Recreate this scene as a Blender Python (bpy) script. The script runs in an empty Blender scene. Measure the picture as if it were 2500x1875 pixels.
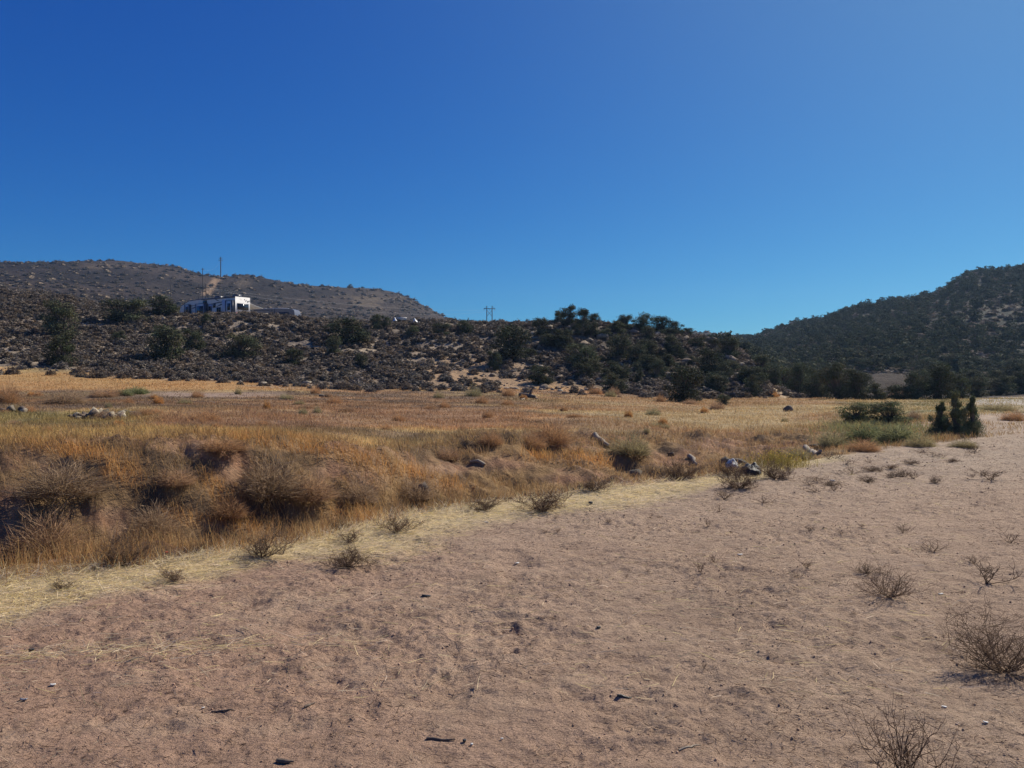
import bpy, math, random
import numpy as np
from math import sin, cos, tan, pi, radians, atan2, sqrt

# ------------------------------------------------------------------ camera, sky, sun, exposure
CAMZ = 1.75
FPX = 1925.0                       # focal length in pixels of the 2500 px wide photograph
PITCH = math.atan((937.5 - 915.0) / FPX)
scene = bpy.context.scene
cam_data = bpy.data.cameras.new('camera')
cam = bpy.data.objects.new('camera', cam_data)
scene.collection.objects.link(cam)
cam.location = (0, 0, CAMZ)
cam.rotation_euler = (pi / 2 - PITCH, 0, 0)
cam_data.sensor_width = 36.0
cam_data.lens = 36.0 * FPX / 2500.0
cam_data.clip_start = 0.05
cam_data.clip_end = 8000
scene.camera = cam

SUN_EL, SUN_AZ = radians(42), radians(50)      # azimuth clockwise from the viewing direction
world = bpy.data.worlds.new('World')
scene.world = world
world.use_nodes = True
wn = world.node_tree
bg = wn.nodes['Background']
sky = wn.nodes.new('ShaderNodeTexSky')
sky.sky_type = 'NISHITA'
sky.sun_disc = False
sky.sun_elevation = SUN_EL
sky.sun_rotation = SUN_AZ
sky.altitude = 1400
sky.air_density = 1.0
sky.dust_density = 0.1
sky.ozone_density = 5.0
# camera-like response of the sky colour: each channel has its own slope
sp_ = wn.nodes.new('ShaderNodeSeparateColor'); cb__ = wn.nodes.new('ShaderNodeCombineColor')
wn.links.new(sky.outputs[0], sp_.inputs[0])
for ch, (gain, slope) in enumerate([(.046, 1.85), (.285, 1.24), (1.17, .70)]):
    pw = wn.nodes.new('ShaderNodeMath'); pw.operation = 'POWER'; pw.inputs[1].default_value = slope
    ml = wn.nodes.new('ShaderNodeMath'); ml.operation = 'MULTIPLY'; ml.inputs[1].default_value = gain
    wn.links.new(sp_.outputs[ch], pw.inputs[0]); wn.links.new(pw.outputs[0], ml.inputs[0]); wn.links.new(ml.outputs[0], cb__.inputs[ch])
# pale aureole of the sun standing just outside the frame at the right
wtc = wn.nodes.new('ShaderNodeTexCoord'); dt = wn.nodes.new('ShaderNodeVectorMath'); dt.operation = 'DOT_PRODUCT'
dt.inputs[1].default_value = (sin(SUN_AZ) * cos(SUN_EL), cos(SUN_AZ) * cos(SUN_EL), sin(SUN_EL))
wn.links.new(wtc.outputs['Generated'], dt.inputs[0])
mxx = wn.nodes.new('ShaderNodeMath'); mxx.operation = 'MAXIMUM'; mxx.inputs[1].default_value = 0.0
wn.links.new(dt.outputs['Value'], mxx.inputs[0])
pg = wn.nodes.new('ShaderNodeMath'); pg.operation = 'POWER'; pg.inputs[1].default_value = 6.0
wn.links.new(mxx.outputs[0], pg.inputs[0])
gl = wn.nodes.new('ShaderNodeVectorMath'); gl.operation = 'SCALE'; gl.inputs[0].default_value = (1.15, 1.6, .5)
wn.links.new(pg.outputs[0], gl.inputs['Scale'])
ad = wn.nodes.new('ShaderNodeVectorMath'); ad.operation = 'ADD'
wn.links.new(cb__.outputs[0], ad.inputs[0]); wn.links.new(gl.outputs[0], ad.inputs[1])
wn.links.new(ad.outputs[0], bg.inputs[0])
bg.inputs[1].default_value = 0.10

sl = bpy.data.lights.new('sun', 'SUN')
sl.energy = 4.8
sl.angle = radians(0.55)
sl.color = (1.0, 0.92, 0.79)
so = bpy.data.objects.new('sun', sl)
scene.collection.objects.link(so)
so.location = (40, 20, 60)
so.rotation_euler = (pi / 2 - SUN_EL, 0, pi - SUN_AZ)

scene.view_settings.view_transform = 'Standard'
scene.view_settings.look = 'None'
scene.view_settings.exposure = 0.28
scene.view_settings.gamma = 1.0
scene.cycles.volume_bounces = 0
scene.cycles.max_bounces = 5

# ------------------------------------------------------------------ helpers
rng = np.random.default_rng(7)
random.seed(7)

def link(o, parent=None):
    scene.collection.objects.link(o)
    if parent is not None:
        o.parent = parent
    return o

def tag(o, label=None, cat=None, group=None, kind=None):
    if label: o['label'] = label
    if cat: o['category'] = cat
    if group: o['group'] = group
    if kind: o['kind'] = kind
    return o

def empty(name, loc, rz=0.0, label=None, cat=None, group=None):
    o = bpy.data.objects.new(name, None)
    o.empty_display_size = 0.3
    link(o)
    o.location = loc
    o.rotation_euler = (0, 0, rz)
    return tag(o, label, cat, group)

class B:
    """collects vertices, faces and per-vertex colours for one mesh"""
    def __init__(s):
        s.v = []; s.c = []; s.t = []; s.q = []; s.n = 0
    def add(s, V, F, col=(1, 1, 1)):
        V = np.asarray(V, dtype=np.float32).reshape(-1, 3)
        F = np.asarray(F, dtype=np.int64)
        s.v.append(V)
        c = np.asarray(col, dtype=np.float32)
        if c.ndim == 1:
            c = np.tile(c[:3], (len(V), 1))
        s.c.append(c[:, :3])
        (s.t if F.shape[1] == 3 else s.q).append(F + s.n)
        s.n += len(V)
        return s
    def box(s, x0, x1, y0, y1, z0, z1, col=(1, 1, 1)):
        V = [(x, y, z) for z in (z0, z1) for y in (y0, y1) for x in (x0, x1)]
        F = [(0, 2, 3, 1), (4, 5, 7, 6), (0, 1, 5, 4), (2, 6, 7, 3), (0, 4, 6, 2), (1, 3, 7, 5)]
        return s.add(V, F, col)
    def tube(s, P, R, sides=4, col=(1, 1, 1), cap=True):
        P = np.asarray(P, dtype=np.float64); n = len(P)
        R = np.broadcast_to(np.asarray(R, dtype=np.float64), (n,))
        T = np.gradient(P, axis=0)
        T /= (np.linalg.norm(T, axis=1, keepdims=True) + 1e-9)
        ref = np.array([0.31, 0.17, 0.93]) if abs(T[0][2]) < 0.8 else np.array([0.9, 0.35, 0.1])
        A = np.cross(T, ref); A /= (np.linalg.norm(A, axis=1, keepdims=True) + 1e-9)
        Bv = np.cross(T, A)
        ang = np.arange(sides) * 2 * pi / sides
        V = (P[:, None, :] + R[:, None, None] * (np.cos(ang)[None, :, None] * A[:, None, :] + np.sin(ang)[None, :, None] * Bv[:, None, :])).reshape(-1, 3)
        F = []
        for i in range(n - 1):
            for k in range(sides):
                a = i * sides + k; b = i * sides + (k + 1) % sides
                F.append((a, b, b + sides, a + sides))
        s.add(V, F, col)
        if cap and sides >= 3:
            c0 = P[0]; c1 = P[-1]
            base = (n - 1) * sides
            V2 = np.vstack([V[:sides], V[base:base + sides], [c0], [c1]])
            F2 = [(2 * sides, (k + 1) % sides, k) for k in range(sides)] + [(2 * sides + 1, sides + k, sides + (k + 1) % sides) for k in range(sides)]
            s.add(V2, F2, col)
        return s
    def mesh(s, name, mat, smooth=False):
        V = np.concatenate(s.v); C = np.concatenate(s.c)
        me = bpy.data.meshes.new(name)
        me.vertices.add(len(V)); me.vertices.foreach_set('co', V.astype(np.float32).ravel())
        T = np.concatenate(s.t) if s.t else np.zeros((0, 3), int)
        Q = np.concatenate(s.q) if s.q else np.zeros((0, 4), int)
        me.loops.add(T.size + Q.size)
        me.loops.foreach_set('vertex_index', np.concatenate([T.ravel(), Q.ravel()]).astype(np.int32))
        me.polygons.add(len(T) + len(Q))
        st = np.concatenate([np.arange(len(T)) * 3, T.size + np.arange(len(Q)) * 4]).astype(np.int32)
        me.polygons.foreach_set('loop_start', st)
        if smooth:
            me.polygons.foreach_set('use_smooth', np.ones(len(st), dtype=bool))
        me.update(calc_edges=True)
        at = me.color_attributes.new('Col', 'FLOAT_COLOR', 'POINT')
        at.data.foreach_set('color', np.hstack([C, np.ones((len(C), 1), np.float32)]).astype(np.float32).ravel())
        me.materials.append(mat)
        return me
    def build(s, name, mat, parent=None, smooth=False):
        o = bpy.data.objects.new(name, s.mesh(name, mat, smooth))
        return link(o, parent)

# ------------------------------------------------------------------ materials
def mat_base(name):
    m = bpy.data.materials.new(name); m.use_nodes = True
    nt = m.node_tree
    return m, nt, nt.nodes['Principled BSDF']

def N(nt, t, **kw):
    n = nt.nodes.new(t)
    for k, v in kw.items():
        if k in n.inputs: n.inputs[k].default_value = v
        else: setattr(n, k, v)
    return n

def mixmul(nt, a, b, fac=1.0):
    m = nt.nodes.new('ShaderNodeMix'); m.data_type = 'RGBA'; m.blend_type = 'MULTIPLY'
    m.inputs[0].default_value = fac
    nt.links.new(a, m.inputs[6])
    if isinstance(b, tuple): m.inputs[7].default_value = b + (1,)
    else: nt.links.new(b, m.inputs[7])
    return m.outputs[2]

def ground_mat(name, specs, bumps, rough=0.95):
    """vertex colour x noise at several scales; bump at several scales"""
    m, nt, p = mat_base(name)
    at = N(nt, 'ShaderNodeVertexColor', layer_name='Col')
    tc = N(nt, 'ShaderNodeTexCoord')
    col = at.outputs[0]
    for sc, lo, hi, st in specs:
        mp = N(nt, 'ShaderNodeMapping'); mp.inputs['Scale'].default_value = st
        nt.links.new(tc.outputs['Object'], mp.inputs[0])
        nz = N(nt, 'ShaderNodeTexNoise', Scale=sc, Detail=5.0, Roughness=0.62)
        nt.links.new(mp.outputs[0], nz.inputs['Vector'])
        mr = N(nt, 'ShaderNodeMapRange')
        mr.inputs[1].default_value = 0.3; mr.inputs[2].default_value = 0.7
        mr.inputs[3].default_value = lo; mr.inputs[4].default_value = hi
        nt.links.new(nz.outputs[0], mr.inputs[0])
        col = mixmul(nt, col, mr.outputs[0])
    nt.links.new(col, p.inputs['Base Color'])
    p.inputs['Roughness'].default_value = rough
    p.inputs['Specular IOR Level'].default_value = 0.15
    prev = None
    for sc, dist, st in bumps:
        mp = N(nt, 'ShaderNodeMapping'); mp.inputs['Scale'].default_value = st
        nt.links.new(tc.outputs['Object'], mp.inputs[0])
        nz = N(nt, 'ShaderNodeTexNoise', Scale=sc, Detail=6.0, Roughness=0.65)
        nt.links.new(mp.outputs[0], nz.inputs['Vector'])
        b = N(nt, 'ShaderNodeBump', Distance=dist, Strength=1.0)
        nt.links.new(nz.outputs[0], b.inputs['Height'])
        if prev: nt.links.new(prev, b.inputs['Normal'])
        prev = b.outputs[0]
    if prev: nt.links.new(prev, p.inputs['Normal'])
    return m

def leaf_mat(name, col, trans=0.3, rnd=0.25, rough=0.9):
    """foliage and twigs: colour x vertex tint, a little light passing through"""
    m, nt, p = mat_base(name)
    at = N(nt, 'ShaderNodeVertexColor', layer_name='Col')
    oi = N(nt, 'ShaderNodeObjectInfo')
    mr = N(nt, 'ShaderNodeMapRange'); mr.inputs[3].default_value = 1 - rnd; mr.inputs[4].default_value = 1 + rnd
    nt.links.new(oi.outputs['Random'], mr.inputs[0])
    c = mixmul(nt, at.outputs[0], tuple(col))
    c = mixmul(nt, c, mr.outputs[0])
    nt.links.new(c, p.inputs['Base Color'])
    p.inputs['Roughness'].default_value = rough
    p.inputs['Specular IOR Level'].default_value = 0.12
    if trans > 0:
        tr = N(nt, 'ShaderNodeBsdfTranslucent')
        nt.links.new(c, tr.inputs[0])
        mx = N(nt, 'ShaderNodeMixShader'); mx.inputs[0].default_value = trans
        nt.links.new(p.outputs[0], mx.inputs[1]); nt.links.new(tr.outputs[0], mx.inputs[2])
        nt.links.new(mx.outputs[0], nt.nodes['Material Output'].inputs['Surface'])
    return m

def solid_mat(name, col, rough=0.6, metal=0.0, nscale=4.0, namt=0.15, bump=0.0, vcol=False):
    m, nt, p = mat_base(name)
    tc = N(nt, 'ShaderNodeTexCoord')
    nz = N(nt, 'ShaderNodeTexNoise', Scale=nscale, Detail=5.0, Roughness=0.6)
    nt.links.new(tc.outputs['Object'], nz.inputs['Vector'])
    mr = N(nt, 'ShaderNodeMapRange'); mr.inputs[1].default_value = 0.3; mr.inputs[2].default_value = 0.7
    mr.inputs[3].default_value = 1 - namt; mr.inputs[4].default_value = 1 + namt
    nt.links.new(nz.outputs[0], mr.inputs[0])
    rgb = N(nt, 'ShaderNodeRGB'); rgb.outputs[0].default_value = tuple(col) + (1,)
    c = mixmul(nt, rgb.outputs[0], mr.outputs[0])
    if vcol:
        at = N(nt, 'ShaderNodeVertexColor', layer_name='Col')
        c = mixmul(nt, c, at.outputs[0])
    nt.links.new(c, p.inputs['Base Color'])
    p.inputs['Roughness'].default_value = rough
    p.inputs['Metallic'].default_value = metal
    if bump:
        b = N(nt, 'ShaderNodeBump', Distance=bump); nt.links.new(nz.outputs[0], b.inputs['Height'])
        nt.links.new(b.outputs[0], p.inputs['Normal'])
    return m

# ------------------------------------------------------------------ noise
def _hash(ix, iy, seed):
    h = (ix.astype(np.int64) * 374761393 + iy.astype(np.int64) * 668265263 + seed * 974711) & 0xFFFFFFFF
    h = ((h ^ (h >> 13)) * 1274126177) & 0xFFFFFFFF
    h = (h ^ (h >> 16)) & 0xFFFFFFFF
    return h.astype(np.float64) / 4294967295.0

def vnoise(x, y, seed=0):
    ix = np.floor(x); iy = np.floor(y)
    fx = x - ix; fy = y - iy
    fx = fx * fx * fx * (fx * (fx * 6 - 15) + 10); fy = fy * fy * fy * (fy * (fy * 6 - 15) + 10)
    a = _hash(ix, iy, seed); b = _hash(ix + 1, iy, seed); c = _hash(ix, iy + 1, seed); d = _hash(ix + 1, iy + 1, seed)
    return (a + (b - a) * fx + (c - a) * fy + (a - b - c + d) * fx * fy) * 2 - 1

def float1(a): return float(np.ravel(a)[0])

def fbm(x, y, seed=0, octv=4, rough=0.5):
    x = np.asarray(x, float); y = np.asarray(y, float)
    s = 0; a = 1.0; tot = 0
    for i in range(octv):
        cx, sx = cos(0.6 * i), sin(0.6 * i)
        s = s + a * vnoise((x * cx - y * sx) * 2 ** i + 17.3 * i, (x * sx + y * cx) * 2 ** i - 9.1 * i, seed + i)
        tot += a; a *= rough
    return s / tot * 1.4

def sstep(a, b, x):
    t = np.clip((x - a) / (b - a), 0, 1)
    return t * t * (3 - 2 * t)

# ------------------------------------------------------------------ terrain
CP, SP = cos(PITCH), sin(PITCH)
def z_of(Y, v):
    t = (937.5 - v) / FPX
    return CAMZ + Y * (t * CP - SP) / (CP + t * SP)
def project(x, y, z):
    dz = z - CAMZ
    dep = y * CP - dz * SP
    return 1250 + FPX * x / dep, 937.5 - FPX * (y * SP + dz * CP) / dep

UG = np.arange(-900, 3401, 5.0)
def smooth(a, px):
    k = int(px / 5)
    if k < 1: return a
    w = np.hanning(2 * k + 3)[1:-1]; w /= w.sum()
    return np.convolve(np.pad(a, (k, k), mode='edge'), w, mode='valid')

def knot(pts, isz=False, px=90, pxy=90):
    P = np.array(sorted(pts), float)
    Y = smooth(np.interp(UG, P[:, 0], P[:, 1]), pxy)
    val = smooth(np.interp(UG, P[:, 0], P[:, 2]), px)
    z = val if isz else z_of(Y, val)
    return Y, z

K = []
K.append(knot([(-900, 0.0, 0), (3400, 0.0, 0)], True))
rimv = [(-900, 4.6), (-600, 5.2), (0, 6.5), (250, 6.95), (500, 7.4), (750, 8.2), (1000, 9.4), (1200, 10.6), (1450, 11.7), (1700, 13.1), (1850, 14.4), (1950, 15.7), (2100, 17.4), (2300, 20), (2500, 23), (3400, 38)]
K.append(knot([(u, y, 0) for u, y in rimv], True))                                                     # 1 near rim of the wash
K.append(knot([(-900, 7.4, -.95), (0, 9.9, -.95), (250, 10.4, -.95), (500, 11.1, -.95), (750, 12.1, -.95), (1000, 13.2, -.9),
               (1200, 14.2, -.9), (1450, 16, -.75), (1700, 17.5, -.62), (1850, 18.8, -.45), (1950, 20, -.35), (2100, 21.6, -.2),
               (2300, 24, -.06), (2500, 27, 0), (3400, 44, 0)], True))                                 # 2 bottom
K.append(knot([(-900, 11.0, 1105), (0, 12.5, 1084), (250, 12.9, 1078), (500, 13.6, 1078), (750, 14.5, 1084), (950, 15.7, 1100),
               (1080, 18.5, 1085), (1200, 20, 1066), (1450, 21.5, 1062), (1700, 23.5, 1063), (1850, 25.2, 1058), (1950, 27, 1052),
               (2100, 29, 1036), (2300, 32, 1020.5), (2500, 36, 1009), (3400, 60, 971)]))              # 3 far rim
K.append(knot([(-900, 36, 965), (0, 38, 973), (250, 38, 975), (500, 38, 980), (750, 38, 985), (1000, 38, 990), (1200, 38, 994),
               (1450, 38, 999), (1700, 40, 1001), (1950, 42, 996), (2100, 44, 992), (2500, 50, 982), (3400, 80, 957)]))    # 4
K.append(knot([(-900, 58, 890), (0, 60, 906), (250, 60, 915), (500, 58, 930), (750, 58, 945), (900, 59, 953), (1000, 60, 952),
               (1200, 62, 952), (1450, 62, 958), (1700, 62, 976), (1850, 64, 970), (1950, 66, 973), (2100, 70, 972),
               (2300, 72, 971), (2500, 75, 966), (3400, 95, 950)]))                                    # 5 hill foot
K.append(knot([(-900, 85, 770), (0, 85, 800), (250, 85, 822), (500, 84, 848), (750, 82, 862), (1000, 82, 876), (1200, 81, 884),
               (1450, 78, 880), (1700, 78, 898), (1800, 76, 912), (1860, 73, 925), (1920, 74, 950), (1990, 84, 968), (2100, 90, 965),
               (2300, 95, 962), (2500, 100, 955), (3400, 125, 925)], px=50))                           # 6 hill middle
K.append(knot([(-900, 122, 690), (0, 120, 712), (120, 118, 722), (250, 112, 748), (400, 106, 766), (500, 103, 771), (600, 103, 774),
               (750, 103, 784), (900, 105, 792), (1000, 106, 792), (1100, 106, 790), (1200, 105, 792), (1300, 102, 793), (1400, 98, 793),
               (1500, 97, 801), (1600, 96, 810), (1700, 94, 824), (1780, 90, 845), (1840, 86, 882), (1900, 90, 938), (1980, 104, 958), (2060, 112, 945),
               (2100, 116, 922), (2250, 118, 920), (2350, 120, 935), (2500, 126, 935), (3400, 160, 880)], px=35))          # 7 crest
K.append(knot([(-900, 135, 692), (0, 133, 715), (250, 126, 757), (400, 117, 783), (600, 117, 787), (750, 118, 792), (900, 120, 797), (1000, 122, 797),
               (1200, 122, 802), (1400, 116, 812), (1600, 116, 828), (1700, 116, 842), (1800, 116, 868), (1900, 118, 935), (1980, 125, 950),
               (2100, 130, 922), (2250, 132, 920), (2350, 135, 930), (2500, 145, 925), (3400, 180, 860)], px=50))          # 8 behind crest
K.append(knot([(-900, 330, 668), (0, 340, 676), (250, 380, 700), (500, 420, 727), (750, 430, 752), (1000, 430, 775), (1200, 430, 800),
               (1450, 420, 822), (1700, 380, 824), (1800, 330, 835), (1850, 290, 840), (1950, 250, 832), (2100, 220, 812),
               (2300, 220, 775), (2500, 220, 750), (3400, 230, 690)]))                                 # 9 far slope
ridge = [(-900, 640), (-300, 655), (0, 649), (100, 646), (225, 642), (300, 641), (400, 646), (500, 664), (540, 670), (600, 665), (640, 669), (700, 685),
         (800, 696), (870, 701), (950, 709), (1000, 722), (1050, 750), (1085, 771), (1130, 786), (1200, 796), (1450, 812), (1640, 812),
         (1700, 803), (1750, 812), (1800, 820), (1830, 824), (1860, 816), (1900, 803), (1950, 788), (2000, 785), (2050, 768), (2100, 751),
         (2150, 739), (2200, 729), (2250, 722), (2300, 706), (2330, 687), (2360, 669), (2400, 663), (2440, 670), (2480, 660), (2520, 650), (2700, 610), (3400, 560)]
rY = np.interp(UG, [-900, 0, 900, 1150, 1500, 1750, 1830, 1950, 2300, 3400], [600, 620, 640, 650, 650, 600, 520, 400, 350, 330])
K.append((smooth(rY, 90), z_of(smooth(rY, 90), smooth(np.interp(UG, *np.array(ridge, float).T), 12))))  # 10 ridge
K.append((K[-1][0] + 260, K[-1][1] - 26))
K.append((K[-1][0] + 2400, K[-1][1] * 0 + 20))
KY = np.array([k[0] for k in K]); KZ = np.array([k[1] for k in K])
KD = np.diff(KZ, axis=0) / np.diff(KY, axis=0)
KM = np.zeros_like(KZ)
for i in range(1, len(K) - 1):
    d0, d1 = KD[i - 1], KD[i]
    ok = d0 * d1 > 0
    KM[i] = np.where(ok, 2 * d0 * d1 / np.where(ok, d0 + d1, 1), 0)

def u_of(x, y):
    return np.clip(1250 + FPX * x / np.maximum(y, 0.8), -895, 3395)
def kget(i, u):
    return np.interp(u, UG, KY[i])

def base_h(x, y):
    x = np.asarray(x, float); y = np.asarray(y, float)
    u = u_of(x, y); Y = np.clip(y, 0, None)
    fi = (u + 900) / 5.0; i0 = np.floor(fi).astype(int); fr = fi - i0
    i1 = np.minimum(i0 + 1, len(UG) - 1)
    def g(A, k): return A[k][i0] * (1 - fr) + A[k][i1] * fr
    out = np.zeros_like(Y)
    y0 = g(KY, 0); z0 = g(KZ, 0); m0 = g(KM, 0)
    for k in range(len(K) - 1):
        y1 = g(KY, k + 1); z1 = g(KZ, k + 1); m1 = g(KM, k + 1)
        h = y1 - y0
        t = (Y - y0) / h
        sel = (t >= 0) & (t <= 1)
        if k == len(K) - 2: sel |= t > 1
        t = np.clip(t, 0, 1)
        val = z0 * (1 + 2 * t) * (1 - t) ** 2 + h * m0 * t * (1 - t) ** 2 + z1 * t * t * (3 - 2 * t) + h * m1 * t * t * (t - 1)
        out = np.where(sel, val, out)
        y0, z0, m0 = y1, z1, m1
    return out

_pr = random.Random(21)
PRINTS = []
for (pu, pv) in [(1840, 1500), (1890, 1535), (1960, 1560), (1800, 1470), (2010, 1590), (1940, 1620), (1880, 1700), (1930, 1735), (1830, 1770), (1980, 1790), (1540, 1790), (1600, 1800), (1510, 1855),
                 (1350, 1825), (1385, 1850), (1320, 1830), (1080, 1660), (1040, 1650), (1015, 1655), (900, 1425), (870, 1510), (700, 1510), (620, 1500), (520, 1540), (460, 1625), (240, 1590), (300, 1640), (150, 1560),
                 (820, 1400), (1500, 1440), (1700, 1440), (2050, 1500), (2130, 1540), (1420, 1560), (1250, 1600), (1300, 1520), (560, 1800), (420, 1790), (250, 1760), (900, 1740), (1180, 1700), (2260, 1560), (2080, 1660), (1700, 1650), (1760, 1560)]:
    pY = CAMZ * FPX / (pv - 915.0)
    PRINTS.append(((pu - 1250) / FPX * pY, pY, _pr.uniform(.06, .11), _pr.uniform(0, 3.1)))

def H(x, y):
    """terrain height"""
    x = np.atleast_1d(np.asarray(x, float)); y = np.atleast_1d(np.asarray(y, float))
    if x.shape != y.shape: x, y = np.broadcast_arrays(x, y)
    z = base_h(x, y)
    u = u_of(x, y)
    rim = kget(1, u); far = kget(3, u); foot = kget(5, u); crest = kget(7, u)
    near = 1 - sstep(rim - 0.6, rim + 0.3, y)
    # trampled dirt: broad swells, shallow hollows and small lumps
    lump = 0.030 * fbm(x / 1.7, y / 1.7, 3, 3) + 0.020 * fbm(x / 0.42, y / 0.42, 5, 3)
    ruff = np.clip(fbm(x / 0.9, y / 0.9, 23, 3) + 0.35, 0, 1.2)
    lump = lump + (.35 + .65 * ruff) * (0.026 * fbm(x / 0.16, y / 0.12, 9, 3) + 0.009 * fbm(x / 0.05, y / 0.05, 12, 2))
    hol = np.clip(vnoise(x / 0.34 + 3, y / 0.30, 41) - 0.45, 0, 1) * np.clip(vnoise(x / 1.9, y / 1.9, 44) + 0.2, 0, 1)
    lump = lump - 0.07 * hol
    z = z + near * lump
    m = (y > 2.3) & (y < 11.5)
    if m.any():
        xm, ym = x[m], y[m]; dz = np.zeros_like(xm)
        for (px_, py_, pr, pa) in PRINTS:
            q = (np.abs(xm - px_) < .4) & (np.abs(ym - py_) < .4)
            if not q.any(): continue
            ax = (xm[q] - px_) * cos(pa) + (ym[q] - py_) * sin(pa); ay = -(xm[q] - px_) * sin(pa) + (ym[q] - py_) * cos(pa)
            d = np.sqrt((ax / pr) ** 2 + (ay / (pr * .62)) ** 2)
            dz[q] += -.011 * np.exp(-d ** 2) + .009 * np.exp(-((d - 1.35) / .35) ** 2) * (.6 + .6 * vnoise(xm[q] * 30, ym[q] * 30, 77))
        z = z.copy(); z[m] += dz
    # banks of the wash: gullied
    depth = sstep(1750, 2350, 1250 + 0 * u) * 0 + (1 - sstep(1800, 2350, u))
    bank = sstep(rim - 0.2, rim + 1.2, y) * (1 - sstep(far - 0.2, far + 1.5, y)) * depth
    g = np.abs(fbm(x / 1.5 + y * 0.12, y / 2.6, 31, 4))
    z = z + bank * (0.22 * (g - 0.32) + 0.11 * fbm(x / 0.55, y / 0.45, 33, 4) + sstep(900, 1200, u) * .12 * fbm(x / 1.1, y / .7, 37, 3))
    # meadow
    mead = sstep(rim + 0.8, far + 1, y) * (1 - sstep(foot - 4, foot + 4, y))
    z = z + mead * (0.07 * fbm(x / 3.5, y / 3.5, 51, 4) + 0.025 * fbm(x / 0.6, y / 0.6, 53, 3))
    # near hillside
    hill = sstep(foot - 2, foot + 12, y) * (1 - sstep(crest + 10, crest + 60, y))
    z = z + hill * (0.55 * fbm(x / 11, y / 9, 61, 4) + 0.22 * fbm(x / 2.2, y / 2.2, 64, 3))
    # far hills
    farm = sstep(130, 260, y)
    z = z + farm * (np.minimum(y, 700) * 0.0042 * fbm(x / 60, y / 80, 71, 5, 0.55) - 3.0 * farm * np.abs(fbm(x / 70 + 5, y / 160, 75, 3)) - np.minimum(y, 700) * .0035)
    return z

_ts = np.exp(np.linspace(math.log(2.2), math.log(900), 900))
def hit(u, v, ymin=0.0, ymax=1e9):
    """where the sight line through photo pixel (u, v) first meets the ground"""
    Y = _ts
    x = (u - 1250) / FPX * Y
    _, vv = project(x, Y, H(x, Y))
    ok = (vv <= v) & (Y >= ymin) & (Y <= ymax)
    idx = np.argmax(ok) if ok.any() else int(np.argmin(np.where((Y >= ymin) & (Y <= ymax), vv, 1e9)))
    if idx == 0: idx = 1
    a, b = Y[idx - 1], Y[idx]
    va, vb = vv[idx - 1], vv[idx]
    t = 0.5 if abs(va - vb) < 1e-6 else min(1, max(0, (va - v) / (va - vb)))
    Yh = a + (b - a) * t
    xh = (u - 1250) / FPX * Yh
    return np.array([xh, Yh, float1(H(xh, Yh))])

# ------------------------------------------------------------------ ground colours (albedo of soil and litter)
def mixc(a, b, t):
    t = np.asarray(t)[..., None]
    return a * (1 - t) + b * t
c_ = lambda *a: np.array(a, float)

def meadow_col(x, y, u, v):
    """dry growth on the flat: gold, rust, brown and olive in drifts"""
    n1 = fbm(x / 7, y / 5, 81, 4); n2 = fbm(x / 3, y / 2.2, 85, 4); n3 = fbm(x / 12, y / 7, 88, 3)
    gold = c_(.50, .36, .17); rust = c_(.44, .25, .12); brn = c_(.235, .165, .11); olv = c_(.24, .21, .095); pale = c_(.50, .40, .22)
    c = mixc(gold, rust, sstep(-.4, .25, n1))
    c = mixc(c, brn, sstep(0.05, .5, n2) * .75)
    c = mixc(c, olv, sstep(.15, .6, n3) * .5)
    n4 = fbm(x / .8, y / 1.1, 93, 3)
    c = c * (1 + .45 * n4)[..., None]
    # the dark brown drift at the far left, the gold strip along the foot of the slope
    dark = sstep(948, 960, v) * (1 - sstep(992, 1004, v)) * (1 - sstep(1100, 1500, u))
    c = mixc(c, c_(.20, .14, .095), dark * (.45 + .45 * sstep(-.3, .3, n2)))
    strip = sstep(900, 915, v) * (1 - sstep(948, 956, v)) * (1 - sstep(1300, 1700, u))
    c = mixc(c, c_(.52, .31, .13), strip * .8)
    rust2 = sstep(990, 1006, v) * (1 - sstep(1035, 1050, v)) * (1 - sstep(1150, 1350, u)) * sstep(330, 480, u)
    c = mixc(c, c_(.36, .22, .13), rust2 * .7)
    yel = (sstep(1040, 1052, v) * (1 - sstep(1095, 1110, v)) * (1 - sstep(500, 1000, u)))
    c = mixc(c, c_(.50, .34, .13), yel * .7)
    olf = sstep(1000, 1012, v) * (1 - sstep(1032, 1044, v)) * (1 - sstep(300, 420, u))
    c = mixc(c, c_(.30, .25, .10), olf * .7)
    tan_ = sstep(1250, 1550, u) * (1 - sstep(1990, 2100, u)) * sstep(962, 974, v)
    c = mixc(c, mixc(c_(.50, .37, .20), c_(.43, .28, .145), sstep(-.3, .4, n1)), tan_ * .75)
    grn = sstep(1980, 2120, u) * sstep(965, 975, v)
    c = mixc(c, mixc(c_(.42, .32, .15), c_(.25, .24, .11), sstep(-.2, .5, n2)), grn * .7)
    return c

FANS = [(300, 1165, 62, 26), (200, 1112, 130, 16), (520, 1180, 34, 26), (560, 1225, 46, 24), (880, 1122, 90, 16), (985, 1158, 75, 18), (700, 1092, 160, 12),
        (450, 1270, 60, 20), (1440, 1128, 70, 16), (1110, 1185, 50, 14), (1290, 1120, 60, 12), (600, 1290, 90, 16), (860, 1265, 60, 16)]
BARE = [(578, 1118, 26, 28), (560, 1160, 26, 22), (262, 1262, 60, 26), (300, 1310, 46, 26), (5, 1270, 30, 60), (805, 1152, 40, 18), (30, 1220, 40, 26), (1240, 1130, 60, 16), (1400, 1170, 70, 10), (1760, 1085, 70, 16), (1650, 1130, 60, 10), (1090, 1145, 60, 12)]
def bare(u, v):
    f = 0
    for (a, b_, su, sv) in BARE: f = f + np.exp(-((u - a) / su) ** 2 - ((v - b_) / sv) ** 2)
    return np.clip(f * 1.4, 0, 1)
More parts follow.
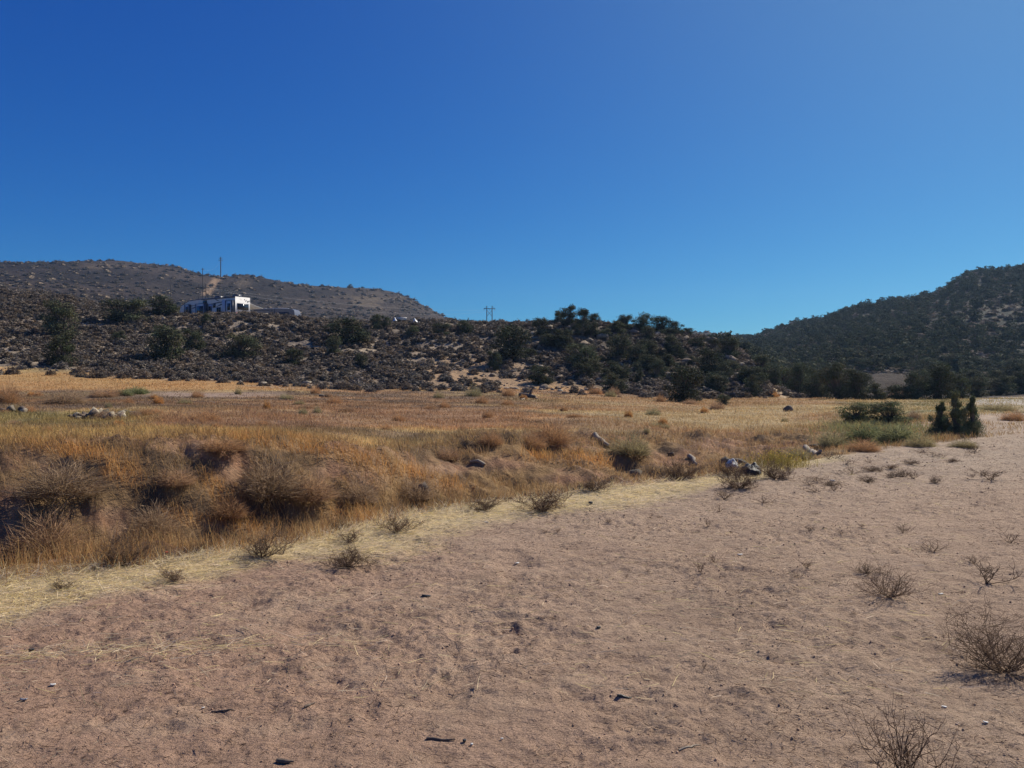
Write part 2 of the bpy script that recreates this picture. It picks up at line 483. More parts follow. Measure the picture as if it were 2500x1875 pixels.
def fans(u, v):
    f = 0
    for (a, b_, su, sv) in FANS: f = f + np.exp(-((u - a) / su) ** 2 - ((v - b_ - (u - a) * .12) / sv) ** 2)
    return np.clip(f * 1.3, 0, 1)

def ground_col(x, y, z):
    u = u_of(x, y)
    _, v = project(x, np.maximum(y, 1.0), z)
    rim = kget(1, u); far = kget(3, u); foot = kget(5, u); crest = kget(7, u)
    w1 = fbm(x / 1.9, y / 1.9, 101, 4); w2 = fbm(x / 0.35, y / 0.3, 105, 4); w3 = fbm(x / 5, y / 5, 109, 3)
    red = c_(.47, .30, .207); tanc = c_(.485, .345, .243); grey = c_(.485, .38, .28)
    c = mixc(red, tanc, sstep(-3.0, 3.0, x * 1.0 + (y - 5) * 0.15 + w3 * 2.2))
    c = mixc(c, grey, sstep(8, 18, y + w1) * .8)
    c = mixc(c, c_(.36, .245, .17), sstep(.15, .7, w1) * .3)
    c = mixc(c, c_(.27, .18, .125), sstep(.1, .8, fbm(x / .16, y / .10, 107, 3)) * .35)
    c = mixc(c, c_(.58, .42, .29), sstep(.1, .8, -w2) * .35)
    # pale spilt straw along the rim
    st = sstep(-1.1, -.3, (y + .5 * w1 - rim) / (1 + 1.0 * sstep(650, 1000, u) * (1 - sstep(1550, 1850, u)))) * (1 - sstep(1950, 2150, u))
    c = mixc(c, c_(.66, .53, .30), st * .85)
    # wash
    b = sstep(rim, rim + .5, y + .25 * w1)
    soil = mixc(c_(.34, .19, .115), c_(.41, .255, .155), sstep(-.3, .5, w2))
    lit = mixc(c_(.15, .10, .06), c_(.33, .21, .10), sstep(-.3, .4, fbm(x / 1.1, y / 1.1, 115, 3)))
    soil = mixc(soil, lit, (1 - .9 * bare(u, v)) * sstep(-.75, -.15, fbm(x / 1.4, y / 1.2, 119, 4)))
    c = mixc(c, soil, b * (1 - sstep(1950, 2300, u)))
    c = mixc(c, c_(.39, .245, .125), fans(u, v) * b * (y < far + 2) * .8)
    mc = meadow_col(x, y, u, v)
    c = mixc(c, mc * .92, sstep(far - .5, far + 1.2, y + .5 * w1) * (1 - sstep(2380, 2600, u) * (1 - sstep(36, 48, y))))
    # pale bare track crossing the flat
    trk = sstep(955, 961, v + 2 * w1) * (1 - sstep(966, 972, v + 2 * w1)) * sstep(330, 430, u) * (1 - sstep(560, 760, u)) * (y > 30)
    c = mixc(c, c_(.36, .26, .20), trk * .9)
    rd = sstep(965, 969, v) * (1 - sstep(986, 992, v)) * sstep(2370, 2400, u) * (y > 40)
    c = mixc(c, c_(.50, .45, .38), rd * .8)
    # near hillside soil
    hw = fbm(x / 6, y / 6, 121, 4)
    hs_ = mixc(c_(.20, .16, .12), c_(.33, .265, .195), sstep(-.3, .5, hw))
    och = np.exp(-((u - 1180) / 170) ** 2 - ((v - (930 - (1300 - u) * .10)) / 42) ** 2) + np.exp(-((u - 1350) / 120) ** 2 - ((v - 952) / 16) ** 2)
    hs_ = mixc(hs_, c_(.13, .105, .08), sstep(1250, 1450, u) * (1 - sstep(1880, 1900, u)) * .8)
    hs_ = mixc(hs_, c_(.36, .24, .14), np.clip(och * 1.5, 0, 1) * sstep(-.9, 0, fbm(x / 3, y / 3, 127, 3)))
    kn = np.exp(-((u - 1930) / 60) ** 2 - ((v - 955) / 26) ** 2)
    hs_ = mixc(hs_, c_(.46, .34, .21), np.clip(kn * 1.4, 0, 1))
    c = mixc(c, hs_, sstep(foot - 2.0, foot + 2.5, y + 5 * hw))
    # far slopes
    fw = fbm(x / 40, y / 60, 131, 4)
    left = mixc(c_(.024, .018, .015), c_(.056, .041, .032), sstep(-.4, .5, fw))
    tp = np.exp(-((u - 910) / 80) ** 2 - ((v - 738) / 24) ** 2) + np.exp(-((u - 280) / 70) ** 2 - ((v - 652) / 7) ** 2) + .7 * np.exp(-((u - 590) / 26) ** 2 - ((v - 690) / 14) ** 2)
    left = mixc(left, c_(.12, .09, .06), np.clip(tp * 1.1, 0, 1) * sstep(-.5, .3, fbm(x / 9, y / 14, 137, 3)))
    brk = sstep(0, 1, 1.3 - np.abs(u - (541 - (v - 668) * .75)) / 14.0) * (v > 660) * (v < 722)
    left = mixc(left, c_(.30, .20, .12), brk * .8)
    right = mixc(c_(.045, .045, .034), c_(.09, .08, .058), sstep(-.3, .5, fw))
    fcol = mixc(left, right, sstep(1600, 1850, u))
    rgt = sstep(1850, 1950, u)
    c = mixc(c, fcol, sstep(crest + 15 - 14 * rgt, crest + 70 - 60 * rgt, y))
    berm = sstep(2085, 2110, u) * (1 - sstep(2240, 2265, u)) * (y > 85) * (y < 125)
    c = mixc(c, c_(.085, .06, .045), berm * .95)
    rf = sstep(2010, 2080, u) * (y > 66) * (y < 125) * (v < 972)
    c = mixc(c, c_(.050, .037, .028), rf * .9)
    return np.clip(c, 0.01, .9)

# the sheet of ground: fine near the camera, coarser far away and outside the view
us = np.concatenate([[-60000, -20000, -9000, -4500, -2400, -1500, -1100], np.arange(-800, -100, 12.0), np.arange(-100, 2600, 3.1),
                     np.arange(2604, 3330, 12.0), [3500, 3900, 4800, 7000, 11500, 22000, 62000]])
ys = np.concatenate([[-300, -60, -12, -3, 0.5, 1.6, 2.1], np.exp(np.arange(math.log(2.6), math.log(26), 0.0042)), np.exp(np.arange(math.log(26), math.log(125), 0.0075)),
                     np.exp(np.arange(math.log(125.5), math.log(900), 0.012)), [960, 1050, 1150]])
YY, UU = np.meshgrid(ys, us, indexing='ij')
XX = (UU - 1250) / FPX * np.maximum(YY, 2.6)
XX = np.where(YY < 0, XX * 4, XX)
XX = np.clip(XX, -1500, 1500)
ZZ = H(XX, YY)
CC = ground_col(XX, YY, ZZ)
nr, nc = YY.shape
V = np.stack([XX, YY, ZZ], -1).reshape(-1, 3); C = CC.reshape(-1, 3)
idx = np.arange(nr * nc).reshape(nr, nc)
Q = np.stack([idx[:-1, :-1], idx[:-1, 1:], idx[1:, 1:], idx[1:, :-1]], -1)
ymid = YY[:-1, :-1]; umid = np.clip(UU[:-1, :-1], -890, 3390)
zone = np.where(ymid < kget(5, umid), 0, np.where(ymid < kget(8, umid) + 10, 1, 2))
GM = [ground_mat('trampled_soil', [(1.3, .9, 1.08, (1, 1, 1)), (11, .86, 1.1, (1, 1, 1)), (70, .78, 1.2, (1, 1.3, 1))],
                 [(11, .085, (1, 1.5, 1)), (45, .022, (1, 1.2, 1))]),
      ground_mat('hill_soil', [(.6, .85, 1.12, (1, 1, 1)), (4, .72, 1.25, (1, 1, 1))], [(1.8, .35, (1, 1, 1))]),
      ground_mat('far_soil', [(.05, .85, 1.15, (1, 1, 1)), (.35, .55, 1.5, (1, 1, 1))], [(.25, 2.4, (1, 1, 1))])]
for zi, nm in enumerate(('ground', 'hillside', 'hills')):
    q = Q[zone == zi].reshape(-1, 4)
    used, inv = np.unique(q, return_inverse=True)
    b = B(); b.add(V[used], inv.reshape(-1, 4), C[used])
    tag(b.build(nm, GM[zi], smooth=True), kind='structure')

# ------------------------------------------------------------------ plant and rock shapes
M = {
 'juniper': leaf_mat('juniper_foliage', (.080, .088, .048), .15, .28),
 'conifer': leaf_mat('conifer_foliage', (.115, .135, .07), .2, .15),
 'bark': solid_mat('bark', (.13, .10, .08), .9, 0, 9, .3, .02),
 'sage': leaf_mat('sagebrush_twigs', (.205, .175, .142), .15, .3),
 'twig': leaf_mat('dead_twigs', (.155, .105, .072), .05, .2),
 'weed': leaf_mat('dry_weed', (1, 1, 1), .35, .12),
 'grass': leaf_mat('dry_grass', (1, 1, 1), .38, 0),
 'rock': ground_mat('rock', [(1.5, .75, 1.2, (1, 1, 1)), (9, .8, 1.15, (1, 1, 1))], [(5, .05, (1, 1, 1))], .85),
 'green': leaf_mat('green_shrub', (.135, .15, .075), .3, .15),
}

def blades(b, P, D, L, W, col, segs=1, droop=0.25):
    """thin tapering strips from points P along directions D"""
    n = len(P)
    D = D / (np.linalg.norm(D, axis=1, keepdims=True) + 1e-9)
    r = rng.normal(size=(n, 3)); S = np.cross(D, r); S /= (np.linalg.norm(S, axis=1, keepdims=True) + 1e-9)
    L = np.broadcast_to(L, (n,))[:, None]; W = np.broadcast_to(W, (n,))[:, None]
    col = np.broadcast_to(np.asarray(col, float), (n, 3))
    if segs == 1:
        Vv = np.stack([P - S * W / 2, P + S * W / 2, P + D * L - np.array([0, 0, 1]) * L * droop * .3], 1)
        F = np.arange(n * 3).reshape(n, 3)
        b.add(Vv.reshape(-1, 3), F, np.repeat(col, 3, 0))
    else:
        mid = P + D * L * .55
        tip = P + D * L * .95 + rng.normal(size=(n, 3)) * L * .10 - np.array([0, 0, 1]) * L * droop
        Vv = np.stack([P - S * W / 2, P + S * W / 2, mid + S * W * .38, mid - S * W * .38, tip], 1)
        o = np.arange(n)[:, None] * 5
        F = np.concatenate([o + [[0, 1, 2]], o + [[0, 2, 3]], o + [[3, 2, 4]]])
        b.add(Vv.reshape(-1, 3), F, np.repeat(col, 5, 0))

def leaf_cloud(b, P, size, col, nrm=None, jit=.6):
    """one small triangle per point, lying roughly across the direction nrm if that is given"""
    n = len(P)
    if nrm is None:
        a = rng.normal(size=(n, 3)); r = rng.normal(size=(n, 3))
    else:
        r = nrm / (np.linalg.norm(nrm, axis=1, keepdims=True) + 1e-9) + rng.normal(size=(n, 3)) * jit
        a = np.cross(r, rng.normal(size=(n, 3)))
    a /= np.linalg.norm(a, axis=1, keepdims=True)
    c = np.cross(a, r); c /= np.linalg.norm(c, axis=1, keepdims=True)
    s = (size * rng.uniform(.5, 1.4, n))[:, None]
    Vv = np.stack([P - a * s * .6 - c * s * .35, P + a * s * .7, P - a * s * .1 + c * s * .6], 1)
    b.add(Vv.reshape(-1, 3), np.arange(n * 3).reshape(n, 3), np.repeat(np.broadcast_to(col, (n, 3)), 3, 0))

def juniper_parts(seed, n=4200, leaf=.034, column=False):
    """crown and trunk in a unit box: width 1, height 1, foot at the origin"""
    global rng
    rng = np.random.default_rng(seed)
    cb = B(); tb = B()
    nclump = 30 if not column else 34
    pts = []; cols = []; nrms = []
    stems = 4 if not column else 2
    lean = rng.uniform(-.10, .10, 2)
    for k in range(nclump):
        h = rng.uniform(.07, .90)
        if column:
            env = .47 * (1 - h ** 1.5) + .03
        else:
            env = .46 * sqrt(max(.02, 1 - (abs(h - .42) / .60) ** 2.2))
        ang = rng.uniform(0, 2 * pi); rr = env * rng.uniform(.2, .86)
        cx, cy = rr * cos(ang) + lean[0] * h, rr * sin(ang) + lean[1] * h
        rad = np.array([1, 1, .72]) * (rng.uniform(.13, .21) if not column else rng.uniform(.11, .17) * (1.25 - .85 * h))
        if column: rad[2] *= 1.25
        m = int(n / nclump)
        d = rng.normal(size=(m, 3)); d /= np.linalg.norm(d, axis=1, keepdims=True)
        rad_n = rng.uniform(.45, 1.08, m)[:, None]
        bump = 1 + .25 * np.sin(d[:, :1] * 7 + k) * np.sin(d[:, 1:2] * 6 + 2 * k)
        p = np.array([cx, cy, max(h, rad[2] * .8)]) + d * rad * rad_n * bump
        t = rng.uniform(.75, 1.35)
        hue = np.array([rng.uniform(.85, 1.25), 1, rng.uniform(.8, 1.15)])
        nrms.append(d * [1, 1, 1.2] + (p - [0, 0, .4]) * .8); pts.append(p); cols.append(np.tile(hue * t, (m, 1)) * rng.uniform(.7, 1.3, (m, 1)))
        # limb to this clump
        top = np.array([cx, cy, h])
        st = rng.normal(size=2) * .015
        midp = np.array([cx * .35 + rng.normal() * .03, cy * .35 + rng.normal() * .03, h * .5])
        P = np.array([[st[0], st[1], -.03], midp * [.5, .5, .5], midp, top * .9 + midp * .1, top])
        tb.tube(P, [.030, .022, .015, .009, .003], 5)
    p = np.concatenate(pts); c = np.concatenate(cols); nn = np.concatenate(nrms)
    ks = n // (6 if not column else 40)
    ra = rng.uniform(0, 2 * pi, ks); rr2 = np.sqrt(rng.uniform(0, 1, ks)) * (.40 if not column else .36)
    sk = np.stack([rr2 * np.cos(ra), rr2 * np.sin(ra), rng.uniform(.0, .34, ks)], 1)
    nn = np.concatenate([nn, sk * [1, 1, 0] + [0, 0, .05]]); p = np.concatenate([p, sk]); c = np.concatenate([c, np.ones((ks, 3)) * rng.uniform(.6, 1.2, (ks, 1))])
    # ragged sprays standing proud of the outline
    k = n // 7
    base = p[rng.integers(0, len(p), k)]
    out = base - np.array([lean[0] * .5, lean[1] * .5, .40]); out[:, 2] = np.abs(out[:, 2]) + .1
    out /= np.linalg.norm(out, axis=1, keepdims=True)
    p2 = base + out * rng.uniform(0, .085, (k, 1))
    nn = np.concatenate([nn, out]); p = np.concatenate([p, p2]); c = np.concatenate([c, np.ones((k, 3)) * rng.uniform(.8, 1.4, (k, 1))])
    p[:, 2] = np.clip(p[:, 2], .005, 1.06)
    leaf_cloud(cb, p, leaf, c, nn, .55)
    return cb, tb

JUN = []
for s in range(7):
    cb, tb = juniper_parts(100 + s)
    JUN.append((cb.mesh('crown', M['juniper']), tb.mesh('trunk', M['bark'])))
JCOL = []
for s in range(3):
    cb, tb = juniper_parts(200 + s, 11000, .024, True)
    JCOL.append((cb.mesh('crown', M['conifer']), tb.mesh('trunk', M['bark'])))
JLOW = []
for s in range(4):
    cb, tb = juniper_parts(300 + s, 560, .085)
    JLOW.append(cb.mesh('pinyon_bush', M['juniper']))

def copy_obj(src_meshes, names, root):
    for me, nm in zip(src_meshes, names):
        o = bpy.data.objects.new(nm, me); link(o, root)

jk = 0
def juniper(u, v, w, h, label, group=None, column=False, ymin=0, ymax=1e9, name='juniper_tree', cat='tree', mesh=None):
    global jk
    p = hit(u, v, ymin, ymax)
    s = p[1] / FPX
    root = empty(name, (p[0], p[1], p[2] - .02 * h * s), random.uniform(0, 6.28), label, cat, group)
    src = (JCOL if column else JUN)
    me = src[(jk if mesh is None else mesh) % len(src)]; jk += 1
    root.scale = (w * s * 1.08, w * s * 1.08, h * s * 1.04)
    copy_obj(me, ('crown', 'trunk'), root)
    return root

# ------------------------------------------------------------------ junipers of the near hillside
g1 = 'junipers on the near hillside'
HILLJ = [
 (150, 824, 88, 92, 'tall shaggy juniper high on the slope at far left, above a second one'),
 (146, 893, 76, 82, 'dark juniper near the foot of the slope at far left, below the tall one'),
 (302, 785, 112, 58, 'wide low juniper between the far left tree and the trailer'),
 (402, 762, 84, 48, 'rounded juniper hiding the left end of the white trailer'),
 (412, 880, 98, 86, 'large spreading juniper midway up the slope below the trailer'),
 (478, 856, 58, 60, 'smaller juniper touching the right side of a large spreading one'),
 (578, 878, 102, 64, 'broad dome juniper on the slope below the shaded motorhome'),
 (505, 792, 28, 28, 'little twiggy juniper directly under the white trailer'),
 (290, 838, 36, 30, 'small brownish juniper in sagebrush left of the large spreading one'),
 (712, 894, 58, 44, 'thin grey green juniper low on the slope, below a wide dark one'),
 (853, 836, 112, 62, 'wide dark juniper below the left end of the white canopy'),
 (918, 804, 34, 38, 'narrow juniper near the crest, second left of the white canopy'),
 (943, 802, 26, 36, 'slim dark juniper at the crest just left of the pale tarp'),
 (815, 869, 46, 50, 'cone shaped juniper in front of the wide dark one'),
 (882, 898, 40, 36, 'small juniper low on the slope beneath a cone shaped one'),
 (1006, 822, 38, 28, 'round juniper just below the white canopy'),
 (1077, 819, 50, 32, 'low dark juniper below the crest, right of the canopy'),
 (1138, 813, 44, 32, 'low juniper near the crest left of the double pole pylon'),
 (1250, 878, 106, 84, 'very large juniper below and right of the double pole pylon'),
 (1208, 902, 40, 52, 'slender juniper at the lower left of a very large one'),
 (1313, 790, 12, 14, 'tiny round juniper alone on the skyline'),
 (1365, 794, 26, 30, 'leftmost juniper of the tall skyline clump'),
 (1388, 797, 40, 40, 'tallest rounded juniper of the skyline clump'),
 (1422, 797, 32, 36, 'right hand juniper of the skyline clump'),
 (1444, 820, 46, 36, 'dark juniper just below the skyline clump on its right'),
 (1410, 818, 30, 28, 'small juniper just below the skyline clump'),
 (1429, 894, 88, 62, 'broad green juniper halfway down the rocky end of the slope'),
 (1512, 878, 66, 64, 'dense upright juniper in the middle of the rocky end of the slope'),
 (1582, 874, 62, 48, 'round juniper between two others below the rock ledge'),
 (1644, 874, 56, 54, 'dark juniper at the right of three below the rock ledge'),
 (1526, 804, 30, 30, 'small round skyline juniper left of two wider ones'),
 (1567, 808, 42, 36, 'domed skyline juniper in the middle of three'),
 (1612, 811, 46, 32, 'flat topped skyline juniper, right one of three'),
 (1634, 822, 46, 24, 'low juniper tucked under the flat topped skyline one'),
 (1426, 926, 46, 36, 'small dark juniper at the lower edge of the rocks'),
 (1500, 922, 46, 42, 'greyish juniper behind a low one at the slope foot'),
 (1502, 958, 72, 44, 'wide low juniper at the slope foot on the gold grass edge'),
 (1600, 932, 44, 56, 'upright dark juniper between low rocks near the slope foot'),
 (1558, 938, 30, 34, 'small juniper beside rocks near the slope foot'),
 (1672, 981, 100, 90, 'biggest dark juniper standing out on the edge of the gold grass'),
 (1732, 920, 66, 80, 'tall bluish juniper behind the biggest dark one'),
 (1785, 872, 46, 36, 'round juniper high on the right shoulder of the slope'),
 (1767, 928, 46, 46, 'olive juniper on the right shoulder behind boulders'),
 (1840, 968, 50, 52, 'dark juniper at the right foot of the slope by the pale rocks'),
 (1858, 910, 52, 46, 'juniper on the right shoulder above the pale rocks'),
 (1872, 938, 40, 44, 'juniper on the end of the shoulder beside the sandy knob'),
 (1767, 990, 38, 27, 'small rounded dark bush alone on the gold grass'),
 (1700, 846, 44, 26, 'low dark juniper near the top of the right shoulder'),
 (1745, 850, 36, 24, 'small juniper on the descending skyline of the right shoulder'),
 (1345, 845, 40, 30, 'brownish juniper on the rocks under the skyline clump'),
 (1475, 828, 38, 26, 'small juniper beneath the skyline between the two groups'),
 (1680, 812, 30, 18, 'last small juniper on the skyline before it drops to the right'),
]
for (u, v, w, h, lab) in HILLJ:
    if 1340 < u < 1640 and v < 813: w, h = w * 1.35, h * 1.25
    juniper(u, v, w, h, lab, g1, ymax=112)

rj = random.Random(61)
for i in range(46):
    u = rj.uniform(1270, 1885); t_ = rj.uniform(.12, .86)
    Yj = float(kget(5, u)) * (1 - t_) + float(kget(7, u)) * t_ + 1.5
    x = (u - 1250) / FPX * Yj; zj = float1(H(x, Yj)); w = rj.uniform(1.3, 2.9)
    root = empty('juniper_tree', (x, Yj, zj - .05), rj.uniform(0, 6.28), 'small scrubby juniper crowded among boulders on the right end of the near hillside', 'tree', 'scrubby junipers between the boulders')
    root.scale = (w, w, w * rj.uniform(.55, .85)); copy_obj(JUN[i % 7], ('crown', 'trunk'), root)

g2 = 'dark junipers at the foot of the far right hill'
LINE = [(1888, 945, 52, 60, 'leftmost tree of the dark row, behind the sandy knob'), (1945, 962, 62, 78, 'tree behind the right slope of the sandy knob'),
 (1998, 972, 70, 84, 'tall tree rising right of the sandy knob'), (2048, 976, 74, 92, 'tallest green tree left of the bare earth bank'),
 (2092, 977, 62, 78, 'tree at the left end of the bare earth bank'), (2140, 978, 50, 42, 'low tree in front of the bare earth bank'),
 (2192, 979, 60, 40, 'low brown green tree in front of the right part of the bare bank'), (2238, 980, 72, 74, 'dense tree at the right end of the bare earth bank'),
 (2290, 979, 78, 86, 'tall dark tree behind the pair of young conifers'), (2338, 974, 64, 74, 'dark tree right behind the slim young conifer'),
 (2384, 970, 62, 52, 'round tree above the start of the pale road'), (2440, 966, 72, 50, 'wide low tree behind the pale road'),
 (2500, 962, 70, 54, 'tree cut by the right edge of the picture behind the pale road'), (2560, 960, 70, 60, 'tree of the dark row beyond the right edge')]
for i, (u, v, w, h, lab) in enumerate(LINE):
    juniper(u, v, w, h, lab, g2, ymin=60, ymax=100)
for u, v, w, h, lab in [(1915, 905, 60, 50, 'tree above the row, over the sandy knob'), (1975, 905, 60, 45, 'tree above the row, left of the tallest green tree'),
                        (2262, 915, 60, 45, 'tree on top of the bank at its right end'), (2320, 900, 66, 45, 'tree above the dark row behind the young conifers'),
                        (2400, 915, 60, 42, 'tree uphill of the pale road'), (2470, 908, 60, 40, 'tree uphill of the pale road near the picture edge')]:
    juniper(u, v, w, h, lab, g2, ymin=105, ymax=150)

for i, u in enumerate(range(1910, 2620, 38)):
    if 2100 < u < 2225: continue
    juniper(u + random.uniform(-8, 8), 948 + random.uniform(-6, 6), random.uniform(56, 80), random.uniform(44, 66), 'dark juniper filling the second row behind the trees at the foot of the right hill', 'second row of junipers below the right hill', ymin=84, ymax=108)
# yellowing shrub and green shrubs, young conifers
def tinted(me, mat):
    m2 = me.copy(); m2.materials.clear(); m2.materials.append(mat); return m2
yel = leaf_mat('yellowing_leaves', (.26, .22, .07), .3, .1)
r = juniper(2155, 980, 28, 20, 'small yellow green shrub in front of the bare earth bank', None, ymin=60, ymax=90, name='shrub', cat='shrub')
for ch in r.children: ch.data = tinted(ch.data, yel if ch.name.startswith('crown') else M['bark'])

for (u, v, w, h, lab) in [(2092, 1032, 84, 54, 'grey green leafy shrub with dark shade beneath, left of two'), (2178, 1034, 104, 56, 'wide grey green leafy shrub, right of two')]:
    r = juniper(u, v, w, h, lab, 'leafy shrubs at the end of the wash', name='shrub', cat='shrub')
    for ch in r.children: ch.data = tinted(ch.data, M['green'] if ch.name.startswith('crown') else M['bark'])
gy = 'pair of young conifers beside the dirt'
juniper(2296, 1068, 72, 90, 'leftmost leaning young conifer, shorter spire of the clump', gy, True)
juniper(2334, 1067, 72, 112, 'tallest young conifer in the middle of the clump', gy, True)
juniper(2375, 1066, 52, 102, 'slim young conifer at the right of the clump', gy, True)

# ------------------------------------------------------------------ twiggy bushes
def dome_bush(seed, n, wid, ln, spread=1.0, up=.5, colv=.35, base=(1, 1, 1)):
    """rounded twiggy bush in a unit box (width 1, height 1)"""
    global rng
    rng = np.random.default_rng(seed)
    b = B()
    d = rng.normal(size=(n, 3)); d[:, 2] = np.abs(d[:, 2]) * up + .04
    d /= np.linalg.norm(d, axis=1, keepdims=True)
    lob = 1 + .22 * np.sin(np.arctan2(d[:, 1], d[:, 0]) * 3 + seed) + .12 * np.sin(np.arctan2(d[:, 1], d[:, 0]) * 7 + 2 * seed)
    rr = rng.uniform(.15, .86, n) ** .7 * lob
    P = d * rr[:, None] * np.array([.42, .42, .80])
    P[:, 2] = np.abs(P[:, 2])
    D = d * np.array([1, 1, 1.2]) + rng.normal(size=(n, 3)) * .45
    D[:, 2] = np.abs(D[:, 2]) + .1
    t = rng.uniform(1 - colv, 1 + colv, (n, 1)) * np.asarray(base)
    blades(b, P, D, ln * rng.uniform(.5, 1.3, n), wid, t, 2 if n > 1000 else 1, .05)
    Vn = np.concatenate(b.v); top = np.percentile(Vn[:, 2], 99); ww = np.percentile(np.abs(Vn[:, :2]), 99)
    b.v = [v * np.array([.5 / ww, .5 / ww, 1 / top], dtype=np.float32) for v in b.v]
    return b

def thistle(seed, nst=16, depth=3, thick=.006, open_=1.0, lean=0.0, flat=1.0):
    """dead tumbleweed: curved stems that fork again and again; unit width, unit height"""
    r = np.random.default_rng(seed)
    b = B()
    def grow(p, d, L, rad, lev):
        k = 4
        P = [p]; dd = d.copy()
        for i in range(k):
            dd = dd + r.normal(size=3) * .20 + np.array([0, 0, .07])
            dd /= np.linalg.norm(dd)
            P.append(P[-1] + dd * L / k)
            P[-1][2] = max(P[-1][2], .01)
        P = np.array(P)
        t = r.uniform(.7, 1.3)
        b.tube(P, np.linspace(rad, rad * .45, k + 1), 3, (t, t * .97, t * .93), cap=False)
        if lev > 0:
            for j in range(r.integers(3, 6)):
                i = r.integers(1, k + 1)
                nd = dd * .5 + r.normal(size=3) * .62; nd[2] = abs(nd[2]) * .8
                nd /= np.linalg.norm(nd)
                grow(P[i].copy(), nd, L * r.uniform(.40, .68), rad * .62, lev - 1)
    for s in range(nst):
        a = 2 * pi * (s + r.uniform(-.4, .4)) / nst
        el = r.uniform(.05, 1.25) * flat
        d = np.array([cos(a) * cos(el) + lean, sin(a) * cos(el), sin(el)])
        grow(np.array([r.normal() * .02, r.normal() * .02, .01]), d / np.linalg.norm(d), r.uniform(.24, .42) * open_, thick, depth)
    V = np.concatenate(b.v)
    lo = np.percentile(V, .5, axis=0); hi = np.percentile(V, 99.5, axis=0)
    sc = np.array([1 / (hi[0] - lo[0]), 1 / (hi[1] - lo[1]), 1 / hi[2]])
    b.v = [v * sc.astype(np.float32) for v in b.v]
    return b

THI = [thistle(11, 17, 3, .007).mesh('stems', M['twig']), thistle(12, 20, 3, .0068).mesh('stems', M['twig']),
       thistle(13, 16, 3, .0085, 1.2, .4).mesh('stems', M['twig']), thistle(14, 26, 3, .007, 1, 0, .8).mesh('stems', M['twig'])]
SPR = [thistle(21, 8, 2, .0075).mesh('stems', M['twig']), thistle(22, 6, 2, .008, 1, .5).mesh('stems', M['twig']), thistle(23, 9, 2, .007).mesh('stems', M['twig'])]
BIG1 = thistle(31, 26, 3, .0042, 1.1, -.25).mesh('stems', M['twig'])
BIG2 = thistle(32, 15, 2, .0060, 1.0).mesh('stems', M['twig'])
SPRAWL = thistle(33, 20, 2, .0045, 1.0, .2, .45).mesh('stems', M['twig'])

def place(me, u, v, w, h, name, label, cat, group=None, rz=None, ymin=0, ymax=1e9, sink=.03, dscale=.8):
    p = hit(u, v, ymin, ymax)
    s = p[1] / FPX
    o = bpy.data.objects.new(name, me); link(o)
    o.location = (p[0], p[1], p[2] - sink * h * s)
    o.rotation_euler = (0, 0, random.uniform(0, 6.28) if rz is None else rz)
    o.scale = (w * s, w * s, h * s)
    return tag(o, label, cat, group)

gt = 'dead tumbleweeds along the straw strewn rim'
for (u, v, w, h, k, lab) in [
  (640, 1362, 135, 72, 0, 'dark wiry tumbleweed standing on the straw at centre left, widest of the left row'),
  (848, 1382, 130, 62, 1, 'reddish brown tumbleweed in front of the straw, right of the dark wiry one'),
  (965, 1300, 110, 50, 2, 'dark tumbleweed with one long raised branch on the straw'),
  (1185, 1246, 96, 52, 1, 'dense brown tumbleweed at the rim, left one of the two touching'),
  (1322, 1250, 135, 60, 0, 'wide tangled tumbleweed at the rim, right one of the two touching'),
  (1450, 1200, 84, 46, 1, 'round reddish tumbleweed at the rim behind the black block'),
  (1806, 1192, 98, 46, 3, 'dense brown tumbleweed on the rim below the black bag'),
  (1786, 1162, 80, 36, 3, 'grey brown bush in front of the white bag'),
  (1892, 1168, 92, 42, 3, 'grey brown bush just right of the black bag'),
  (296, 1380, 120, 78, 3, 'dense brown rounded tumbleweed at the left end of the straw'),
  (482, 1352, 72, 34, 0, 'small dark tumbleweed left of the widest wiry one'),
  (850, 1326, 76, 30, 2, 'small flat tumbleweed behind the reddish brown one'),
  (828, 1296, 60, 26, 0, 'faint tumbleweed at the edge of the orange grass'),
  (425, 1418, 76, 32, 0, 'thin low tumbleweed on bare dirt below the straw at left'),
  (146, 1442, 62, 32, 2, 'small dark tumbleweed on bare dirt at far left'),
  (1662, 1172, 104, 50, 3, 'faded reddish bush at the rim left of the white bag')]:
    place(THI[k], u, v, w * 1.1, h * 1.1, 'tumbleweed', lab, 'tumbleweed', gt)

